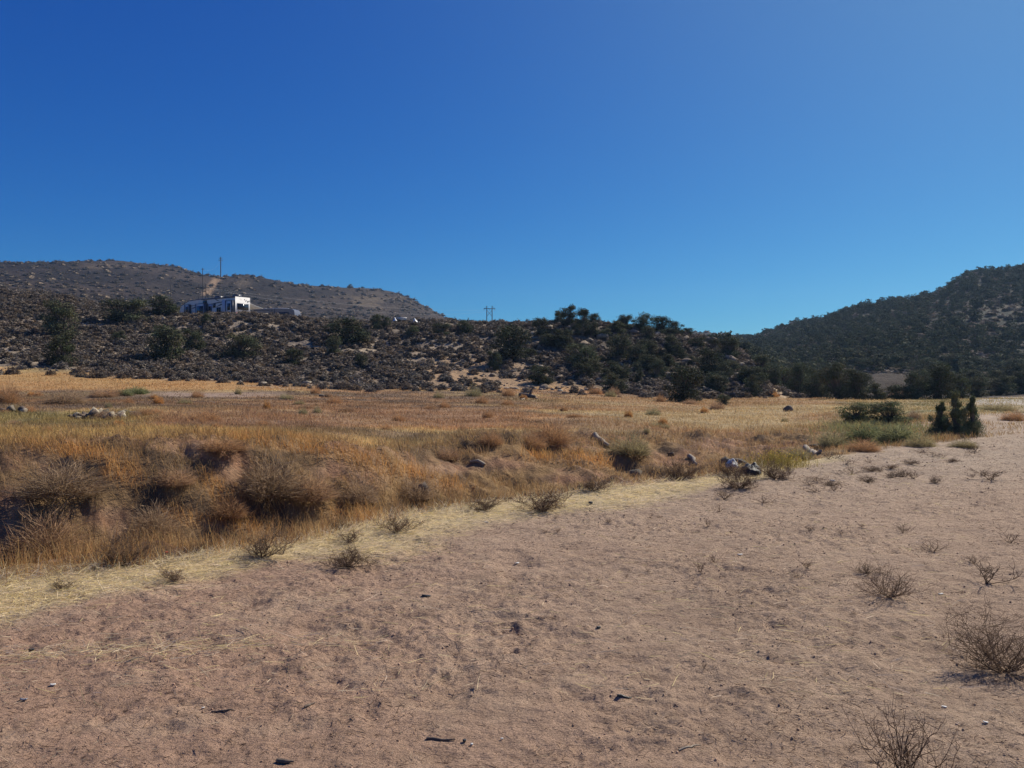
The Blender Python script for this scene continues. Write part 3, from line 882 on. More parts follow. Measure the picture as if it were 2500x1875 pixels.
gr = 'dead weeds scattered on the bare dirt at right'
for (u, v, w, h, k, lab) in [
  (1768, 1220, 72, 26, 0, 'low spreading dead weed just below the rim, left of another'),
  (1866, 1228, 62, 22, 2, 'low dead weed on dirt, right one of the first two below the rim'),
  (1756, 1250, 34, 22, 2, 'little dead weed below the first spreading weed'),
  (1729, 1286, 24, 22, 0, 'tiny upright dead weed in open dirt'),
  (1746, 1376, 36, 32, 1, 'small V shaped dead weed in open dirt'),
  (1712, 1402, 34, 34, 0, 'small dead weed just below the V shaped one'),
  (2206, 1300, 56, 30, 2, 'rounded reddish dead weed above the tangled ones at right'),
  (2282, 1346, 78, 36, 2, 'dense low dead weed at right, above the sprawling one'),
  (2382, 1376, 54, 26, 1, 'thin dead weed above the open branched one at right'),
  (2472, 1326, 54, 38, 1, 'dead weed with one long arm near the right edge'),
  (1972, 1388, 48, 22, 0, 'flat dead weed left of the sprawling one'),
  (1952, 1412, 44, 20, 1, 'sparse dead weed just below a flat one, left of the sprawling one'),
  (1978, 1296, 44, 14, 0, 'flat scrap of dead weed in the middle of the right dirt'),
  (2055, 1305, 30, 14, 2, 'very small dead weed in the middle of the right dirt'),
  (2420, 1172, 90, 30, 0, 'wide dry weed far back on the right dirt near the edge'),
  (1722, 1632, 20, 16, 0, 'tiny dark sprig in the lower right dirt')]:
    place(SPR[k], u, v, w, h, 'dead_weed', lab, 'dead weed', gr)
place(SPR[1], 2412, 1426, 122, 66, 'dead_weed', 'open branched dead weed with long curved arms at right', 'dead weed', gr, rz=.3)
place(SPRAWL, 2172, 1458, 190, 78, 'dead_weed', 'large sprawling tangle of dead weed flat on the dirt at right', 'dead weed', gr, rz=.5)
place(SPRAWL, 2120, 1400, 100, 36, 'dead_weed', 'greenish dark tangle at the back of the large sprawling weed', 'dead weed', gr, rz=2.5)
place(BIG1, 2455, 1640, 300, 165, 'tumbleweed', 'biggest brown tumbleweed cut by the right edge of the picture', 'tumbleweed', 'large tumbleweeds close to the camera', rz=.2)
place(BIG2, 2215, 1905, 235, 205, 'tumbleweed', 'open upright tumbleweed cut by the bottom edge of the picture', 'tumbleweed', 'large tumbleweeds close to the camera', rz=1.1)
for i in range(26):
    u = random.uniform(1960, 2440); v = random.uniform(1108, 1190) - (u - 2200) * .06
    place(random.choice(SPR + THI[:2]), u, v, random.uniform(26, 70), random.uniform(12, 24), 'dead_weed', 'low dry weed among others at the back of the right hand dirt', 'dead weed', 'low dry weeds at the back of the dirt')
for i in range(24):
    u = random.uniform(1300, 2450); v = random.uniform(1260, 1560)
    place(random.choice(SPR), u, v, random.uniform(12, 30), random.uniform(6, 14), 'dead_weed', 'scrap of dead weed lying on the trampled dirt', 'dead weed', 'scraps of dead weed on the dirt')

# bushes of the wash and the flat
def mkweed(seed, n, wid, ln, base, up=.6): return dome_bush(seed, n, wid, ln, base=base, up=up, colv=.55).mesh('bush', M['weed'])
BR = [mkweed(41, 2300, .008, .26, (.42, .275, .165)), mkweed(42, 2300, .008, .28, (.48, .29, .15)), mkweed(43, 2400, .008, .26, (.36, .255, .16))]
OLV = [mkweed(44, 2200, .009, .22, (.36, .30, .16)), mkweed(45, 2300, .008, .22, (.33, .29, .16))]
OR = [mkweed(46, 3400, .008, .26, (.50, .25, .085)), mkweed(47, 3400, .008, .26, (.55, .31, .12))]
GRN = [mkweed(48, 3000, .014, .20, (.22, .235, .11)), mkweed(49, 3000, .014, .22, (.26, .26, .125))]
gb = 'twiggy bushes in and above the wash'
for (u, v, w, h, me, lab) in [
  (150, 1205, 215, 80, BR[2], 'wide dark bush hanging over the bank at far left'),
  (118, 1350, 190, 115, BR[0], 'large brown bush in the bottom of the wash at far left'),
  (372, 1300, 120, 70, BR[2], 'olive brown bush between pink soil and gold grass in the wash'),
  (655, 1205, 180, 95, BR[2], 'biggest dark bush in the shaded hollow of the bank'),
  (760, 1215, 140, 66, BR[0], 'dark brown bush on the right side of the shaded hollow'),
  (880, 1225, 110, 52, BR[2], 'bush right of the shaded hollow below the orange grass'),
  (545, 1100, 130, 30, BR[1], 'low brown bush on top of the bank above the pink gully'),
  (430, 1180, 110, 42, BR[0], 'brown bush left of the pink gully'),
  (560, 1260, 100, 50, BR[1], 'brown bush in the wash below the orange fan'),
  (1010, 1215, 110, 50, BR[2], 'dark bush beside the dark rock under the orange grass'),
  (1345, 1082, 110, 62, BR[1], 'tall faded bush on the far rim at the centre'),
  (1300, 1092, 80, 40, BR[1], 'low rusty bush in front of the faded one'),
  (1540, 1108, 120, 50, OLV[0], 'olive bush beside the pale log on the bank'),
  (1200, 1085, 70, 36, BR[1], 'small rusty bush on the far bank, left of centre'),
  (1090, 1120, 70, 30, BR[0], 'small brown bush on the far bank right of the orange grass'),
  (500, 1028, 90, 30, BR[1], 'brown mound on the rusty flat at left'),
  (250, 968, 70, 22, BR[0], 'brown mound in the dark drift behind the rubble pile'),
  (20, 985, 60, 50, BR[1], 'tall brown bush cut by the left edge'),
  (160, 985, 110, 34, BR[2], 'dark bush in the drift above the rubble pile'),
  (265, 1024, 70, 26, BR[0], 'dark bush against the right end of the rubble pile'),
  (335, 962, 60, 18, GRN[0], 'small green weed at the edge of the bare track'),
  (305, 966, 44, 16, GRN[1], 'brighter green tuft left of the bare track'),
  (1158, 968, 46, 28, OLV[1], 'pale olive bush on the gold flat at centre'),
  (1070, 972, 30, 18, OLV[0], 'little yellow green weed left of the pale olive bush'),
  (2232, 1026, 40, 26, BR[2], 'small dark bush right of the wide green shrub'),
  (2035, 1090, 76, 48, OLV[1], 'olive bush at the end of the wash'),
  (2120, 1080, 100, 44, GRN[0], 'green weed clump in front of the two shrubs'),
  (2195, 1082, 110, 46, GRN[1], 'light green weed clump in front of the wide shrub'),
  (2250, 1090, 80, 30, OLV[0], 'olive weed clump left of the young conifers'),
  (2110, 1100, 90, 30, BR[1], 'brown weed clump at the dirt edge below the green weeds'),
  (1950, 1120, 70, 30, OLV[1], 'olive weed clump behind yellow flowers'),
  (2355, 1092, 70, 22, OLV[0], 'low olive bush in front of the slim conifer'),
  (2200, 968, 60, 14, BR[1], 'low brown bush before the dark row of trees'),
  (2440, 1002, 90, 20, OLV[0], 'flat olive bush beside the pale road'),
  (2475, 1026, 60, 26, BR[1], 'brown bush near the right edge below the pale road')]:
    place(me, u, v, w, h, 'bush', lab, 'bush', gb, sink=.08)
# scatter of smaller bushes over the flat, each one a thing
nb = 0
while nb < 70:
    u = random.uniform(-150, 2000); v = random.uniform(958, 1060)
    me = random.choice([BR[0], BR[1], OLV[0], OLV[1], OR[1], BR[1]])
    place(me, u, v, random.uniform(18, 46), random.uniform(10, 22), 'bush', ('small brown dry bush' if me in BR else 'small olive bush' if me in OLV else 'small orange brown bush') + ' in the mixed growth of the flat', 'bush', 'small bushes scattered over the flat', sink=.1)
    nb += 1

# ------------------------------------------------------------------ rocks
def rock_shape(seed, flat=.6, sub=2, cuts=9):
    r = np.random.default_rng(seed)
    import bmesh
    bm = bmesh.new(); bmesh.ops.create_icosphere(bm, subdivisions=sub, radius=1.0)
    V = np.array([v.co[:] for v in bm.verts]); F = np.array([[v.index for v in f.verts] for f in bm.faces])
    bm.free()
    for _ in range(cuts):
        n = r.normal(size=3); n /= np.linalg.norm(n); d = r.uniform(.45, .8)
        s = V @ n - d
        V = V - np.clip(s, 0, None)[:, None] * n * .95
    V *= (1 + .05 * r.normal(size=(len(V), 1)))
    V *= np.array([r.uniform(.4, .6), r.uniform(.32, .5), flat * r.uniform(.4, .6)])
    return V, F
ROCKS = []
for s in range(6):
    Vr, Fr = rock_shape(500 + s, .7)
    b = B(); t = [(.25, .19, .135), (.30, .235, .165), (.19, .145, .105), (.26, .20, .145), (.22, .17, .125), (.45, .38, .28)][s]
    b.add(Vr, Fr, t); ROCKS.append(b.mesh('rock', M['rock']))

nhr = 0
rr_ = random.Random(5)
while nhr < 200:
    u = rr_.uniform(-40, 1880)
    if rr_.random() < .45: u = rr_.uniform(1280, 1800)
    Y = rr_.uniform(58, 103)
    x = (u - 1250) / FPX * Y
    uc = float(u)
    if Y < kget(5, uc) or Y > kget(7, uc) + 1: continue
    big = 1.5 if (1280 < u < 1780 and Y > 70) else 1.0
    sz = rr_.uniform(.35, .9) * big * (rr_.random() < .25 and 1.5 or 1)
    o = bpy.data.objects.new('rock', ROCKS[nhr % 6]); link(o)
    o.location = (x, Y, float1(H(x, Y)) + .12 * sz)
    o.scale = (sz, sz, sz * rr_.uniform(.5, .9)); o.rotation_euler = (rr_.uniform(-.35, .35), rr_.uniform(-.35, .35), rr_.uniform(0, 6.28))
    tag(o, 'grey angular rock among sagebrush on the near hillside', 'rock', 'rocks on the near hillside')
    nhr += 1
for (u, v, w, h, k, lab) in [
  (1470, 828, 34, 20, 3, 'large flat topped brown boulder under the skyline at right centre'),
  (1265, 882, 30, 16, 2, 'dark boulder at the foot of the very large juniper'),
  (1585, 826, 50, 14, 1, 'pale rock ledge beneath the domed skyline juniper'),
  (1625, 830, 40, 14, 3, 'right half of the pale rock ledge under the skyline'),
  (1548, 815, 34, 12, 4, 'narrow slab left of the pale ledge'),
  (1628, 915, 18, 10, 5, 'pale angular rock near the upright dark juniper'),
  (1624, 930, 16, 8, 5, 'pale slab just below the pale angular rock'),
  (1820, 908, 14, 14, 5, 'brightest white rock on the right shoulder'),
  (1808, 893, 20, 12, 5, 'yellowish pale rock above the brightest white rock'),
  (1828, 897, 12, 8, 5, 'small pale rock beside the brightest white rock'),
  (1315, 815, 26, 10, 4, 'leaning grey slab on the slope left of the skyline clump'),
  (1320, 850, 24, 10, 1, 'grey slab between the very large juniper and the skyline clump'),
  (1655, 890, 22, 10, 0, 'grey rock between the junipers below the ledge'),
  (398, 782, 12, 12, 5, 'white boulder on the slope below the left end of the trailer'),
  (665, 920, 12, 7, 5, 'white rock low on the slope below the motorhome'),
  (855, 923, 10, 12, 5, 'upright pale rock near the slope foot at centre left'),
  (668, 728, 6, 6, 5, 'pale speck of rock far up the slope')]:
    p = hit(u, v, 55, 112); s = p[1] / FPX
    o = bpy.data.objects.new('boulder', ROCKS[k]); link(o)
    o.location = (p[0], p[1], p[2] + h * s * .25); o.scale = (w * s * 1.05, w * s * .9, h * s * 1.9)
    o.rotation_euler = (0, random.uniform(-.15, .15), random.uniform(-.4, .4)); tag(o, lab, 'boulder')

# ------------------------------------------------------------------ sagebrush of the near hillside
def sage_shape(seed, n, size, base):
    """rounded dome of small leafy sprigs lying over its own surface"""
    global rng
    rng = np.random.default_rng(seed)
    d = rng.normal(size=(n, 3)); d[:, 2] = np.abs(d[:, 2]) * .9 - .05; d /= np.linalg.norm(d, axis=1, keepdims=True)
    az = np.arctan2(d[:, 1], d[:, 0])
    rad = (1 + .16 * np.sin(az * 3 + seed) + .10 * np.sin(az * 5 + 2 * seed) * d[:, 2]) * rng.uniform(.62, 1.06, n)
    P = d * rad[:, None] * [.46, .46, .95]; P[:, 2] = np.maximum(P[:, 2], .01)
    b = B()
    leaf_cloud(b, P, size, rng.uniform(.65, 1.35, (n, 1)) * np.asarray(base), d * [1, 1, .8], .95)
    k = n // 3
    blades(b, P[:k] * .85, d[:k] + rng.normal(size=(k, 3)) * .4, .26, .05, rng.uniform(.8, 1.5, (k, 1)) * np.asarray(base))
    return b
SAGE = []
sage_pal = [(1, 1, 1), (1.15, 1.05, .95), (.85, .85, .88), (1.1, .98, .85), (.8, .75, .75)]
for s in range(6):
    b = sage_shape(600 + s, 480, .13, sage_pal[s % 5])
    SAGE.append((b, b.mesh('sagebrush', M['sage'])))
rs = np.random.default_rng(77)
cand = []
ntry = 22000
uu = rs.uniform(-250, 2000, ntry); Yc = np.sqrt(rs.uniform(56 ** 2, 122 ** 2, ntry)); xx = (uu - 1250) / FPX * Yc
ft = kget(5, uu); cr = kget(7, uu)
zz = H(xx, Yc); _, vv = project(xx, Yc, zz)
dens = fbm(xx / 5, Yc / 5, 141, 3)
keep = (Yc > ft - 5 + 5 * fbm(xx / 6, Yc / 6, 121, 4) * 0 - 4.5 * fbm(xx / 6, Yc / 6, 121, 4)) & (Yc < cr + 14) & (rs.uniform(0, 1, ntry) < np.clip(.80 + .5 * dens + .3 * (uu > 1300), .2, 1))
och = np.exp(-((uu - 1180) / 170) ** 2 - ((vv - (930 - (1300 - uu) * .10)) / 42) ** 2) + np.exp(-((uu - 1350) / 120) ** 2 - ((vv - 952) / 16) ** 2)
keep &= rs.uniform(0, 1, ntry) > och * .85
keep &= rs.uniform(0, 1, ntry) < .12 + .88 * sstep(-5, 7, Yc - ft + 5 * fbm(xx / 6, Yc / 6, 121, 4))
keep &= ~((uu > 1880) & (rs.uniform(0, 1, ntry) < .8))
keep &= ~((uu > 420) & (uu < 740) & (Yc > 108))
cand = np.stack([uu, Yc, xx, zz], 1)[keep]
cand = cand[np.argsort(cand[:, 1])]
inview = (cand[:, 0] > 5) & (cand[:, 0] < 1990)
near_idx = np.where(inview)[0][:290]
stuff = B()
near_set = set(near_idx.tolist())
def norm_mesh_arrays(b):
    return np.concatenate(b.v), np.concatenate(b.c), (np.concatenate(b.t) if b.t else None)
SA = [norm_mesh_arrays(b) for b, _ in SAGE]
SLOW = [norm_mesh_arrays(sage_shape(650 + s, 170, .21, sage_pal[s % 5])) for s in range(6)]
for i, (u, Y, x, z) in enumerate(cand):
    w = .36 + .85 * rs.uniform(0, 1) ** 1.5 * (1.0 if u < 1400 else .9); h = w * rs.uniform(.45, .65)
    rz = rs.uniform(0, 6.28); k = i % 6
    if i in near_set:
        o = bpy.data.objects.new('sagebrush', SAGE[k][1]); link(o)
        o.location = (x, Y, z - .04); o.scale = (w, w, h); o.rotation_euler = (0, 0, rz)
        tag(o, 'low rounded grey brown sagebrush near the foot of the rocky hillside', 'bush', 'sagebrush on the near hillside')
    else:
        Vv, Cv, Fv = SLOW[k]
        c, s_ = cos(rz), sin(rz)
        P = np.stack([(Vv[:, 0] * c - Vv[:, 1] * s_) * w + x, (Vv[:, 0] * s_ + Vv[:, 1] * c) * w + Y, Vv[:, 2] * h + z - .04], 1)
        stuff.add(P, Fv, Cv * rs.uniform(.75, 1.25))
tag(stuff.build('sagebrush_cover', M['sage']), 'grey brown sagebrush covering the upper part of the near hillside', 'sagebrush', kind='stuff')

# loose stones of the near hillside
st = B()
low = [rock_shape(700 + k, .6, 1, 5) for k in range(5)]
n = 2600
uu = rs.uniform(-100, 1950, n); Yc = rs.uniform(58, 106, n); xx = (uu - 1250) / FPX * Yc
ok = (Yc > kget(5, uu) + 1) & (Yc < kget(7, uu) + 3)
zz = H(xx, Yc)
for i in np.where(ok)[0]:
    Vv, Fv = low[i % 5]; s = rs.uniform(.12, .42) * (1.35 if 1250 < uu[i] < 1800 else 1)
    a = rs.uniform(0, 6.28); c, s_ = cos(a), sin(a)
    P = np.stack([(Vv[:, 0] * c - Vv[:, 1] * s_) * s * 1.3 + xx[i], (Vv[:, 0] * s_ + Vv[:, 1] * c) * s + Yc[i], Vv[:, 2] * s + zz[i] + s * .12], 1)
    g = rs.uniform(.16, .36); st.add(P, Fv, (g, g * .82, g * .64))
tag(st.build('loose_stones', M['rock']), 'loose grey stones strewn between sagebrush on the hillside', 'stones', kind='stuff')

# ------------------------------------------------------------------ junipers of the far right hill
rt = np.random.default_rng(99)
n = 6500
uu = rt.uniform(1720, 2900, n); Yc = rt.uniform(126, 430, n) ; xx = (uu - 1250) / FPX * Yc
rY_ = kget(10, uu)
den = fbm(xx / 35, Yc / 45, 151, 3)
ok = (Yc < rY_ + 12) & (rt.uniform(0, 1, n) < np.clip(.60 + .9 * den, .08, 1)) & (Yc > kget(8, uu) + 4)
zz = H(xx, Yc)
sel = np.where(ok)[0]; sel = sel[np.argsort(Yc[sel])]
farj = B(); cnt = 0
JL = [norm_mesh_arrays(juniper_parts(350 + s, 300, .105)[0]) for s in range(5)]
for i in sel:
    x, Y, z = xx[i], Yc[i], zz[i]
    w = rt.uniform(1.2, 3.8); h = w * rt.uniform(.7, 1.05); rz = rt.uniform(0, 6.28)
    if cnt < 220 and 1800 < uu[i] < 2500:
        o = bpy.data.objects.new('juniper_tree', JLOW[cnt % 4]); link(o)
        o.location = (x, Y, z - .1); o.scale = (w, w, h); o.rotation_euler = (0, 0, rz)
        tag(o, 'dark juniper among many on the hazy hill at right', 'tree', 'junipers on the hazy right hill'); cnt += 1
    else:
        Vv, Cv, Fv = JL[i % 5]; c, s_ = cos(rz), sin(rz)
        P = np.stack([(Vv[:, 0] * c - Vv[:, 1] * s_) * w + x, (Vv[:, 0] * s_ + Vv[:, 1] * c) * w + Y, Vv[:, 2] * h + z - .1], 1)
        farj.add(P, Fv, Cv * rt.uniform(.8, 1.25))
tag(farj.build('juniper_woodland', M['juniper']), 'dark junipers covering the upper part of the hazy right hill', 'woodland', kind='stuff')

# low scrub of the far slopes
fs = B()
n = 9000
uu = rt.uniform(-300, 2900, n); Yc = np.exp(rt.uniform(math.log(122), math.log(680), n)); xx = (uu - 1250) / FPX * Yc
ok = (Yc < kget(10, uu) + 8) & (Yc > kget(8, uu)) & ~((uu > 380) & (uu < 760) & (Yc < 135))
zz = H(xx, Yc)
SF = [norm_mesh_arrays(sage_shape(680 + s, 26, .55, sage_pal[s % 5])) for s in range(5)]
for i in np.where(ok)[0]:
    Vv, Cv, Fv = SF[i % 5]; w = rt.uniform(.9, 2.2) * (1 + Yc[i] / 700); h = w * .5
    P = np.stack([Vv[:, 0] * w + xx[i], Vv[:, 1] * w + Yc[i], Vv[:, 2] * h + zz[i] - .1], 1)
    fs.add(P, Fv, Cv * rt.uniform(.55, 1.1))
tag(fs.build('scrub', M['sage']), 'low dark scrub dotting the distant slopes', 'scrub', kind='stuff')
# a few larger bushes along the far left ridge
for (u, v, w, lab) in [(298, 641, 9, 'small bush on the highest point of the far left ridge'), (322, 643, 8, 'bush right of the highest point of the far ridge'),
                       (210, 650, 10, 'low bush on the far ridge at left'), (856, 702, 16, 'dark bush group on the far ridge above the canopy'), (886, 703, 12, 'round bush on the far ridge'),
                       (930, 707, 6, 'tiny bush on the far ridge right of the round one'), (1080, 764, 12, 'bush standing up where the far ridge meets the sky at its end'), (1112, 777, 9, 'last bush on the far ridge before the pylon')]:
    Y = float(kget(10, u)) - 4; x = (u - 1250) / FPX * Y; s = Y / FPX
    o = bpy.data.objects.new('bush', JLOW[int(u) % 4]); link(o)
    o.location = (x, Y, float1(H(x, Y)) - .3); o.scale = (w * s, w * s, w * s * .9); tag(o, lab, 'bush')

# ------------------------------------------------------------------ grass
def scatter_uY(n, u0, u1, y0, y1, seed):
    r = np.random.default_rng(seed)
    u = r.uniform(u0, u1, n); Y = np.exp(r.uniform(math.log(y0), math.log(y1), n))
    return u, Y, (u - 1250) / FPX * Y, r

# standing dry grass in the wash and over the flat
rng = np.random.default_rng(900)
gb_ = B()
u, Y, x, r = scatter_uY(480000, -250, 2750, 8, 66, 901)
rim = kget(1, u); far = kget(3, u); foot = kget(5, u)
z = H(x, Y); _, v = project(x, Y, z)
patch = fbm(x / 1.3, Y / 1.1, 161, 4)
inmead = Y > far - .3
dens = np.where(inmead, np.clip(.75 + .6 * patch, .15, 1), np.clip(.38 + 1.0 * patch, .03, .95))
fn = fans(u, v)
dens = np.where(inmead, dens, np.maximum(dens, fn * 1.2)) * (1 - .85 * bare(u, v))
dens = np.where(Y < rim + .3, .0, dens)
dens = np.where((u > 330) & (u < 700) & (v > 955) & (v < 970) & (Y > 30), dens * .1, dens)
dens = np.where((u > 2380) & (v > 975), dens * .35, dens)
k = (Y < foot + 1.5 - 5 * fbm(x / 6, Y / 6, 121, 4) + 20 * (np.abs(u - 1200) < 290) * r.uniform(0, 1, len(u))) & (r.uniform(0, 1, len(u)) < dens)
u, Y, x, z, v = u[k], Y[k], x[k], z[k], v[k]; fn = fn[k]; n = len(u)
mc = meadow_col(x, Y, u, v)
brnb = mixc(c_(.24, .15, .09) * np.ones_like(mc), c_(.50, .33, .15) * np.ones_like(mc), r.uniform(0, 1, n))
dcol = mixc(mc, brnb, (Y < kget(3, u) + .3) * .75)
dcol = mixc(dcol, c_(.60, .33, .115) * np.ones_like(mc), fn * (Y < kget(3, u) + 2) * .85)
dcol = dcol * r.uniform(.65, 1.35, (n, 1)) * np.stack([r.uniform(.95, 1.1, n), np.ones(n), r.uniform(.85, 1.1, n)], 1)
hgt = np.where(Y < kget(3, u) + 2, r.uniform(.10, .30, n) * (1 + .5 * fn), r.uniform(.06, .20, n)) * (.7 + .5 * np.clip(fbm(x / 2, Y / 2, 165, 2) + .3, 0, 1))
wid = np.maximum(.005, Y * .00052)
D = np.stack([r.normal(0, .38, n) - .12, r.normal(0, .38, n), np.ones(n)], 1)
blades(gb_, np.stack([x, Y, z - .01], 1), D, hgt, wid, dcol, 2, .18)
tag(gb_.build('dry_grass', M['grass']), 'gold, rust and brown dry grass covering the flat and the banks', 'grass', kind='stuff')

# pale straw lying along the rim
sb = B()
u, Y, x, r = scatter_uY(300000, -350, 2350, 4.2, 22, 911)
rim = kget(1, u); w1 = fbm(x / 1.9, Y / 1.9, 101, 4); w4 = fbm(x / .5, Y / .35, 171, 3)
dd = Y - rim + .55 * w1
wdt = 1 + 1.0 * sstep(650, 1000, u) * (1 - sstep(1550, 1850, u))
dens = sstep(-1.15, -.25, dd / wdt) * (1 - sstep(.15, .9, dd)) * (1 - sstep(1750, 2100, u)) * np.clip(.85 + .6 * w4, .1, 1)
dens = np.maximum(dens, .012 * (dd < 0))
patchy = np.exp(-((x + 1.0 - (-1.6)) / 1.2) ** 2 - ((Y - 4.95 - .12 * (x + 2.6)) / .14) ** 2) * .25
dens = np.maximum(dens, patchy)
k = r.uniform(0, 1, len(u)) < dens
u, Y, x = u[k], Y[k], x[k]; n = len(u); z = H(x, Y)
tilt = np.where(Y - kget(1, u) > .0, .5, .09)
D = np.stack([r.normal(.5, .8, n), r.normal(0, .5, n), np.abs(r.normal(0, 1, n)) * tilt], 1)
col = np.array([.98, .81, .48]) * r.uniform(.6, 1.0, (n, 1)) * np.stack([np.ones(n), np.ones(n), r.uniform(.8, 1.3, n)], 1)
blades(sb, np.stack([x, Y, z + r.uniform(.002, .025, n)], 1), D, r.uniform(.05, .20, n), np.maximum(.0035, Y * .00042), col, 2, .06)
tag(sb.build('straw', M['grass']), 'pale yellow straw spilt along the rim of the wash', 'straw', kind='stuff')

# taller ochre stems at the near edge of the wash
tb_ = B()
u, Y, x, r = scatter_uY(60000, -300, 2250, 5, 21, 921)
dd = Y - kget(1, u) + .3 * fbm(x / .8, Y / .8, 175, 3)
pn = fbm(x / .9, Y / .9, 177, 3)
dens = sstep(.0, .35, dd) * (1 - sstep(.8, 2.0, dd)) * np.clip(.55 + .9 * pn, 0, 1) * (1 - .75 * sstep(1150, 1500, u)) * (1 - sstep(1800, 2100, u))
k = r.uniform(0, 1, len(u)) < dens
u, Y, x = u[k], Y[k], x[k]; n = len(u); z = H(x, Y)
D = np.stack([r.normal(0, .25, n), r.normal(0, .25, n), np.ones(n)], 1)
col = mixc(np.tile(c_(.52, .34, .14), (n, 1)), np.tile(c_(.40, .20, .08), (n, 1)), r.uniform(0, 1, n)) * r.uniform(.7, 1.3, (n, 1))
blades(tb_, np.stack([x, Y, z - .01], 1), D, r.uniform(.12, .42, n) * np.where(r.uniform(0, 1, n) < .1, 1.4, 1), np.maximum(.004, Y * .0004), col, 2, .12)
tag(tb_.build('grass_stems', M['grass']), 'taller ochre grass stems along the near edge of the wash', 'grass', kind='stuff')

# twigs, chaff and clods on the trampled dirt
lb = B()
u, Y, x, r = scatter_uY(60000, -400, 2950, 2.4, 24, 931)
k = (Y < kget(1, u) - .2) & (r.uniform(0, 1, len(u)) < np.clip(.6 + .8 * fbm(x / .8, Y / .8, 181, 3), .08, 1))
u, Y, x = u[k], Y[k], x[k]; n = len(u); z = H(x, Y)
D = np.stack([r.normal(0, 1, n), r.normal(0, .8, n), np.abs(r.normal(0, .12, n))], 1)
pal = np.array([(.10, .065, .05), (.14, .09, .065), (.30, .20, .13), (.50, .40, .28), (.075, .05, .04)])
col = pal[r.integers(0, 5, n)] * r.uniform(.7, 1.3, (n, 1))
blades(lb, np.stack([x, Y, z + .004], 1), D, r.uniform(.015, .085, n) * r.uniform(.4, 1, n), np.maximum(.003, Y * .00050), col, 2, .02)
tag(lb.build('litter_of_twigs', M['grass']), 'twigs and chaff scattered over the trampled dirt', 'twigs', kind='stuff')
cb_ = B()
pl = [rock_shape(720 + k_, .7, 1, 4) for k_ in range(4)]
u, Y, x, r = scatter_uY(15000, -400, 2950, 2.4, 22, 941)
k = (Y < kget(1, u) - .1) & (r.uniform(0, 1, len(u)) < np.clip(.45 + .9 * fbm(x / .9, Y / .9, 23, 3), .04, 1))
u, Y, x = u[k], Y[k], x[k]; n = len(u); z = H(x, Y)
gcol = ground_col(x, Y, z)
for j in range(4):
    kk = np.arange(j, n, 4); Vv, Fv = pl[j]
    s = (.006 + .014 * r.uniform(0, 1, len(kk)) ** 3) * (.6 + Y[kk] * .11)
    a = r.uniform(0, 6.28, len(kk)); c = np.cos(a); s_ = np.sin(a)
    P = np.stack([(Vv[None, :, 0] * c[:, None] - Vv[None, :, 1] * s_[:, None]) * s[:, None] + x[kk, None],
                  (Vv[None, :, 0] * s_[:, None] + Vv[None, :, 1] * c[:, None]) * s[:, None] + Y[kk, None],
                  Vv[None, :, 2] * s[:, None] + z[kk, None] + .15 * s[:, None]], -1)
    Fo = (Fv[None] + (np.arange(len(kk)) * len(Vv))[:, None, None]).reshape(-1, 3)
    cc = gcol[kk] * r.uniform(.6, 1.15, (len(kk), 1))
    cb_.add(P.reshape(-1, 3), Fo, np.repeat(cc, len(Vv), 0))
tag(cb_.build('clods', M['rock']), 'small clods and pebbles of dried earth on the dirt', 'clods', kind='stuff')

# yellow flowers and green growth at the end of the wash
fb = B()
r = np.random.default_rng(951); n = 1500
pts = [hit(r.normal(1905, 26), r.normal(1128, 9)) for _ in range(60)]
P = np.array(pts)[r.integers(0, 60, n)] + r.normal(size=(n, 3)) * [.25, .25, .02]
P[:, 2] = H(P[:, 0], P[:, 1])
blades(fb, P, np.stack([r.normal(0, .3, n), r.normal(0, .3, n), np.ones(n)], 1), r.uniform(.08, .3, n), .007, np.array([.30, .24, .07]) * r.uniform(.6, 1.2, (n, 1)), 2)
rng = r
leaf_cloud(fb, P[:300] + np.array([0, 0, 1]) * r.uniform(.12, .28, (300, 1)), .024, np.array([.50, .36, .08]))
tag(fb.build('yellow_flowers', M['grass']), 'patch of yellow flowering weeds right of the black bag', 'flowers', kind='stuff')
fg = B(); n = 30000
uu = r.uniform(1960, 2300, n); Yc = r.uniform(20, 34, n); x = (uu - 1250) / FPX * Yc; z = H(x, Yc); _, v = project(x, Yc, z)
k = r.uniform(0, 1, n) < np.exp(-((uu - 2140) / 105) ** 2 - ((v - 1060) / 22) ** 2) * np.clip(.7 + 1.2 * fbm(x / .8, Yc / .8, 191, 3), 0, 1)
x, Yc, z = x[k], Yc[k], z[k]; n = len(x)
blades(fg, np.stack([x, Yc, z], 1), np.stack([r.normal(0, .35, n), r.normal(0, .35, n), np.ones(n)], 1), r.uniform(.15, .42, n), .014, mixc(np.tile(c_(.23, .25, .11), (n, 1)), np.tile(c_(.32, .27, .12), (n, 1)), r.uniform(0, 1, n)), 2)
tag(fg.build('green_weeds', M['grass']), 'green weeds growing at the shallow end of the wash', 'weeds', kind='stuff')

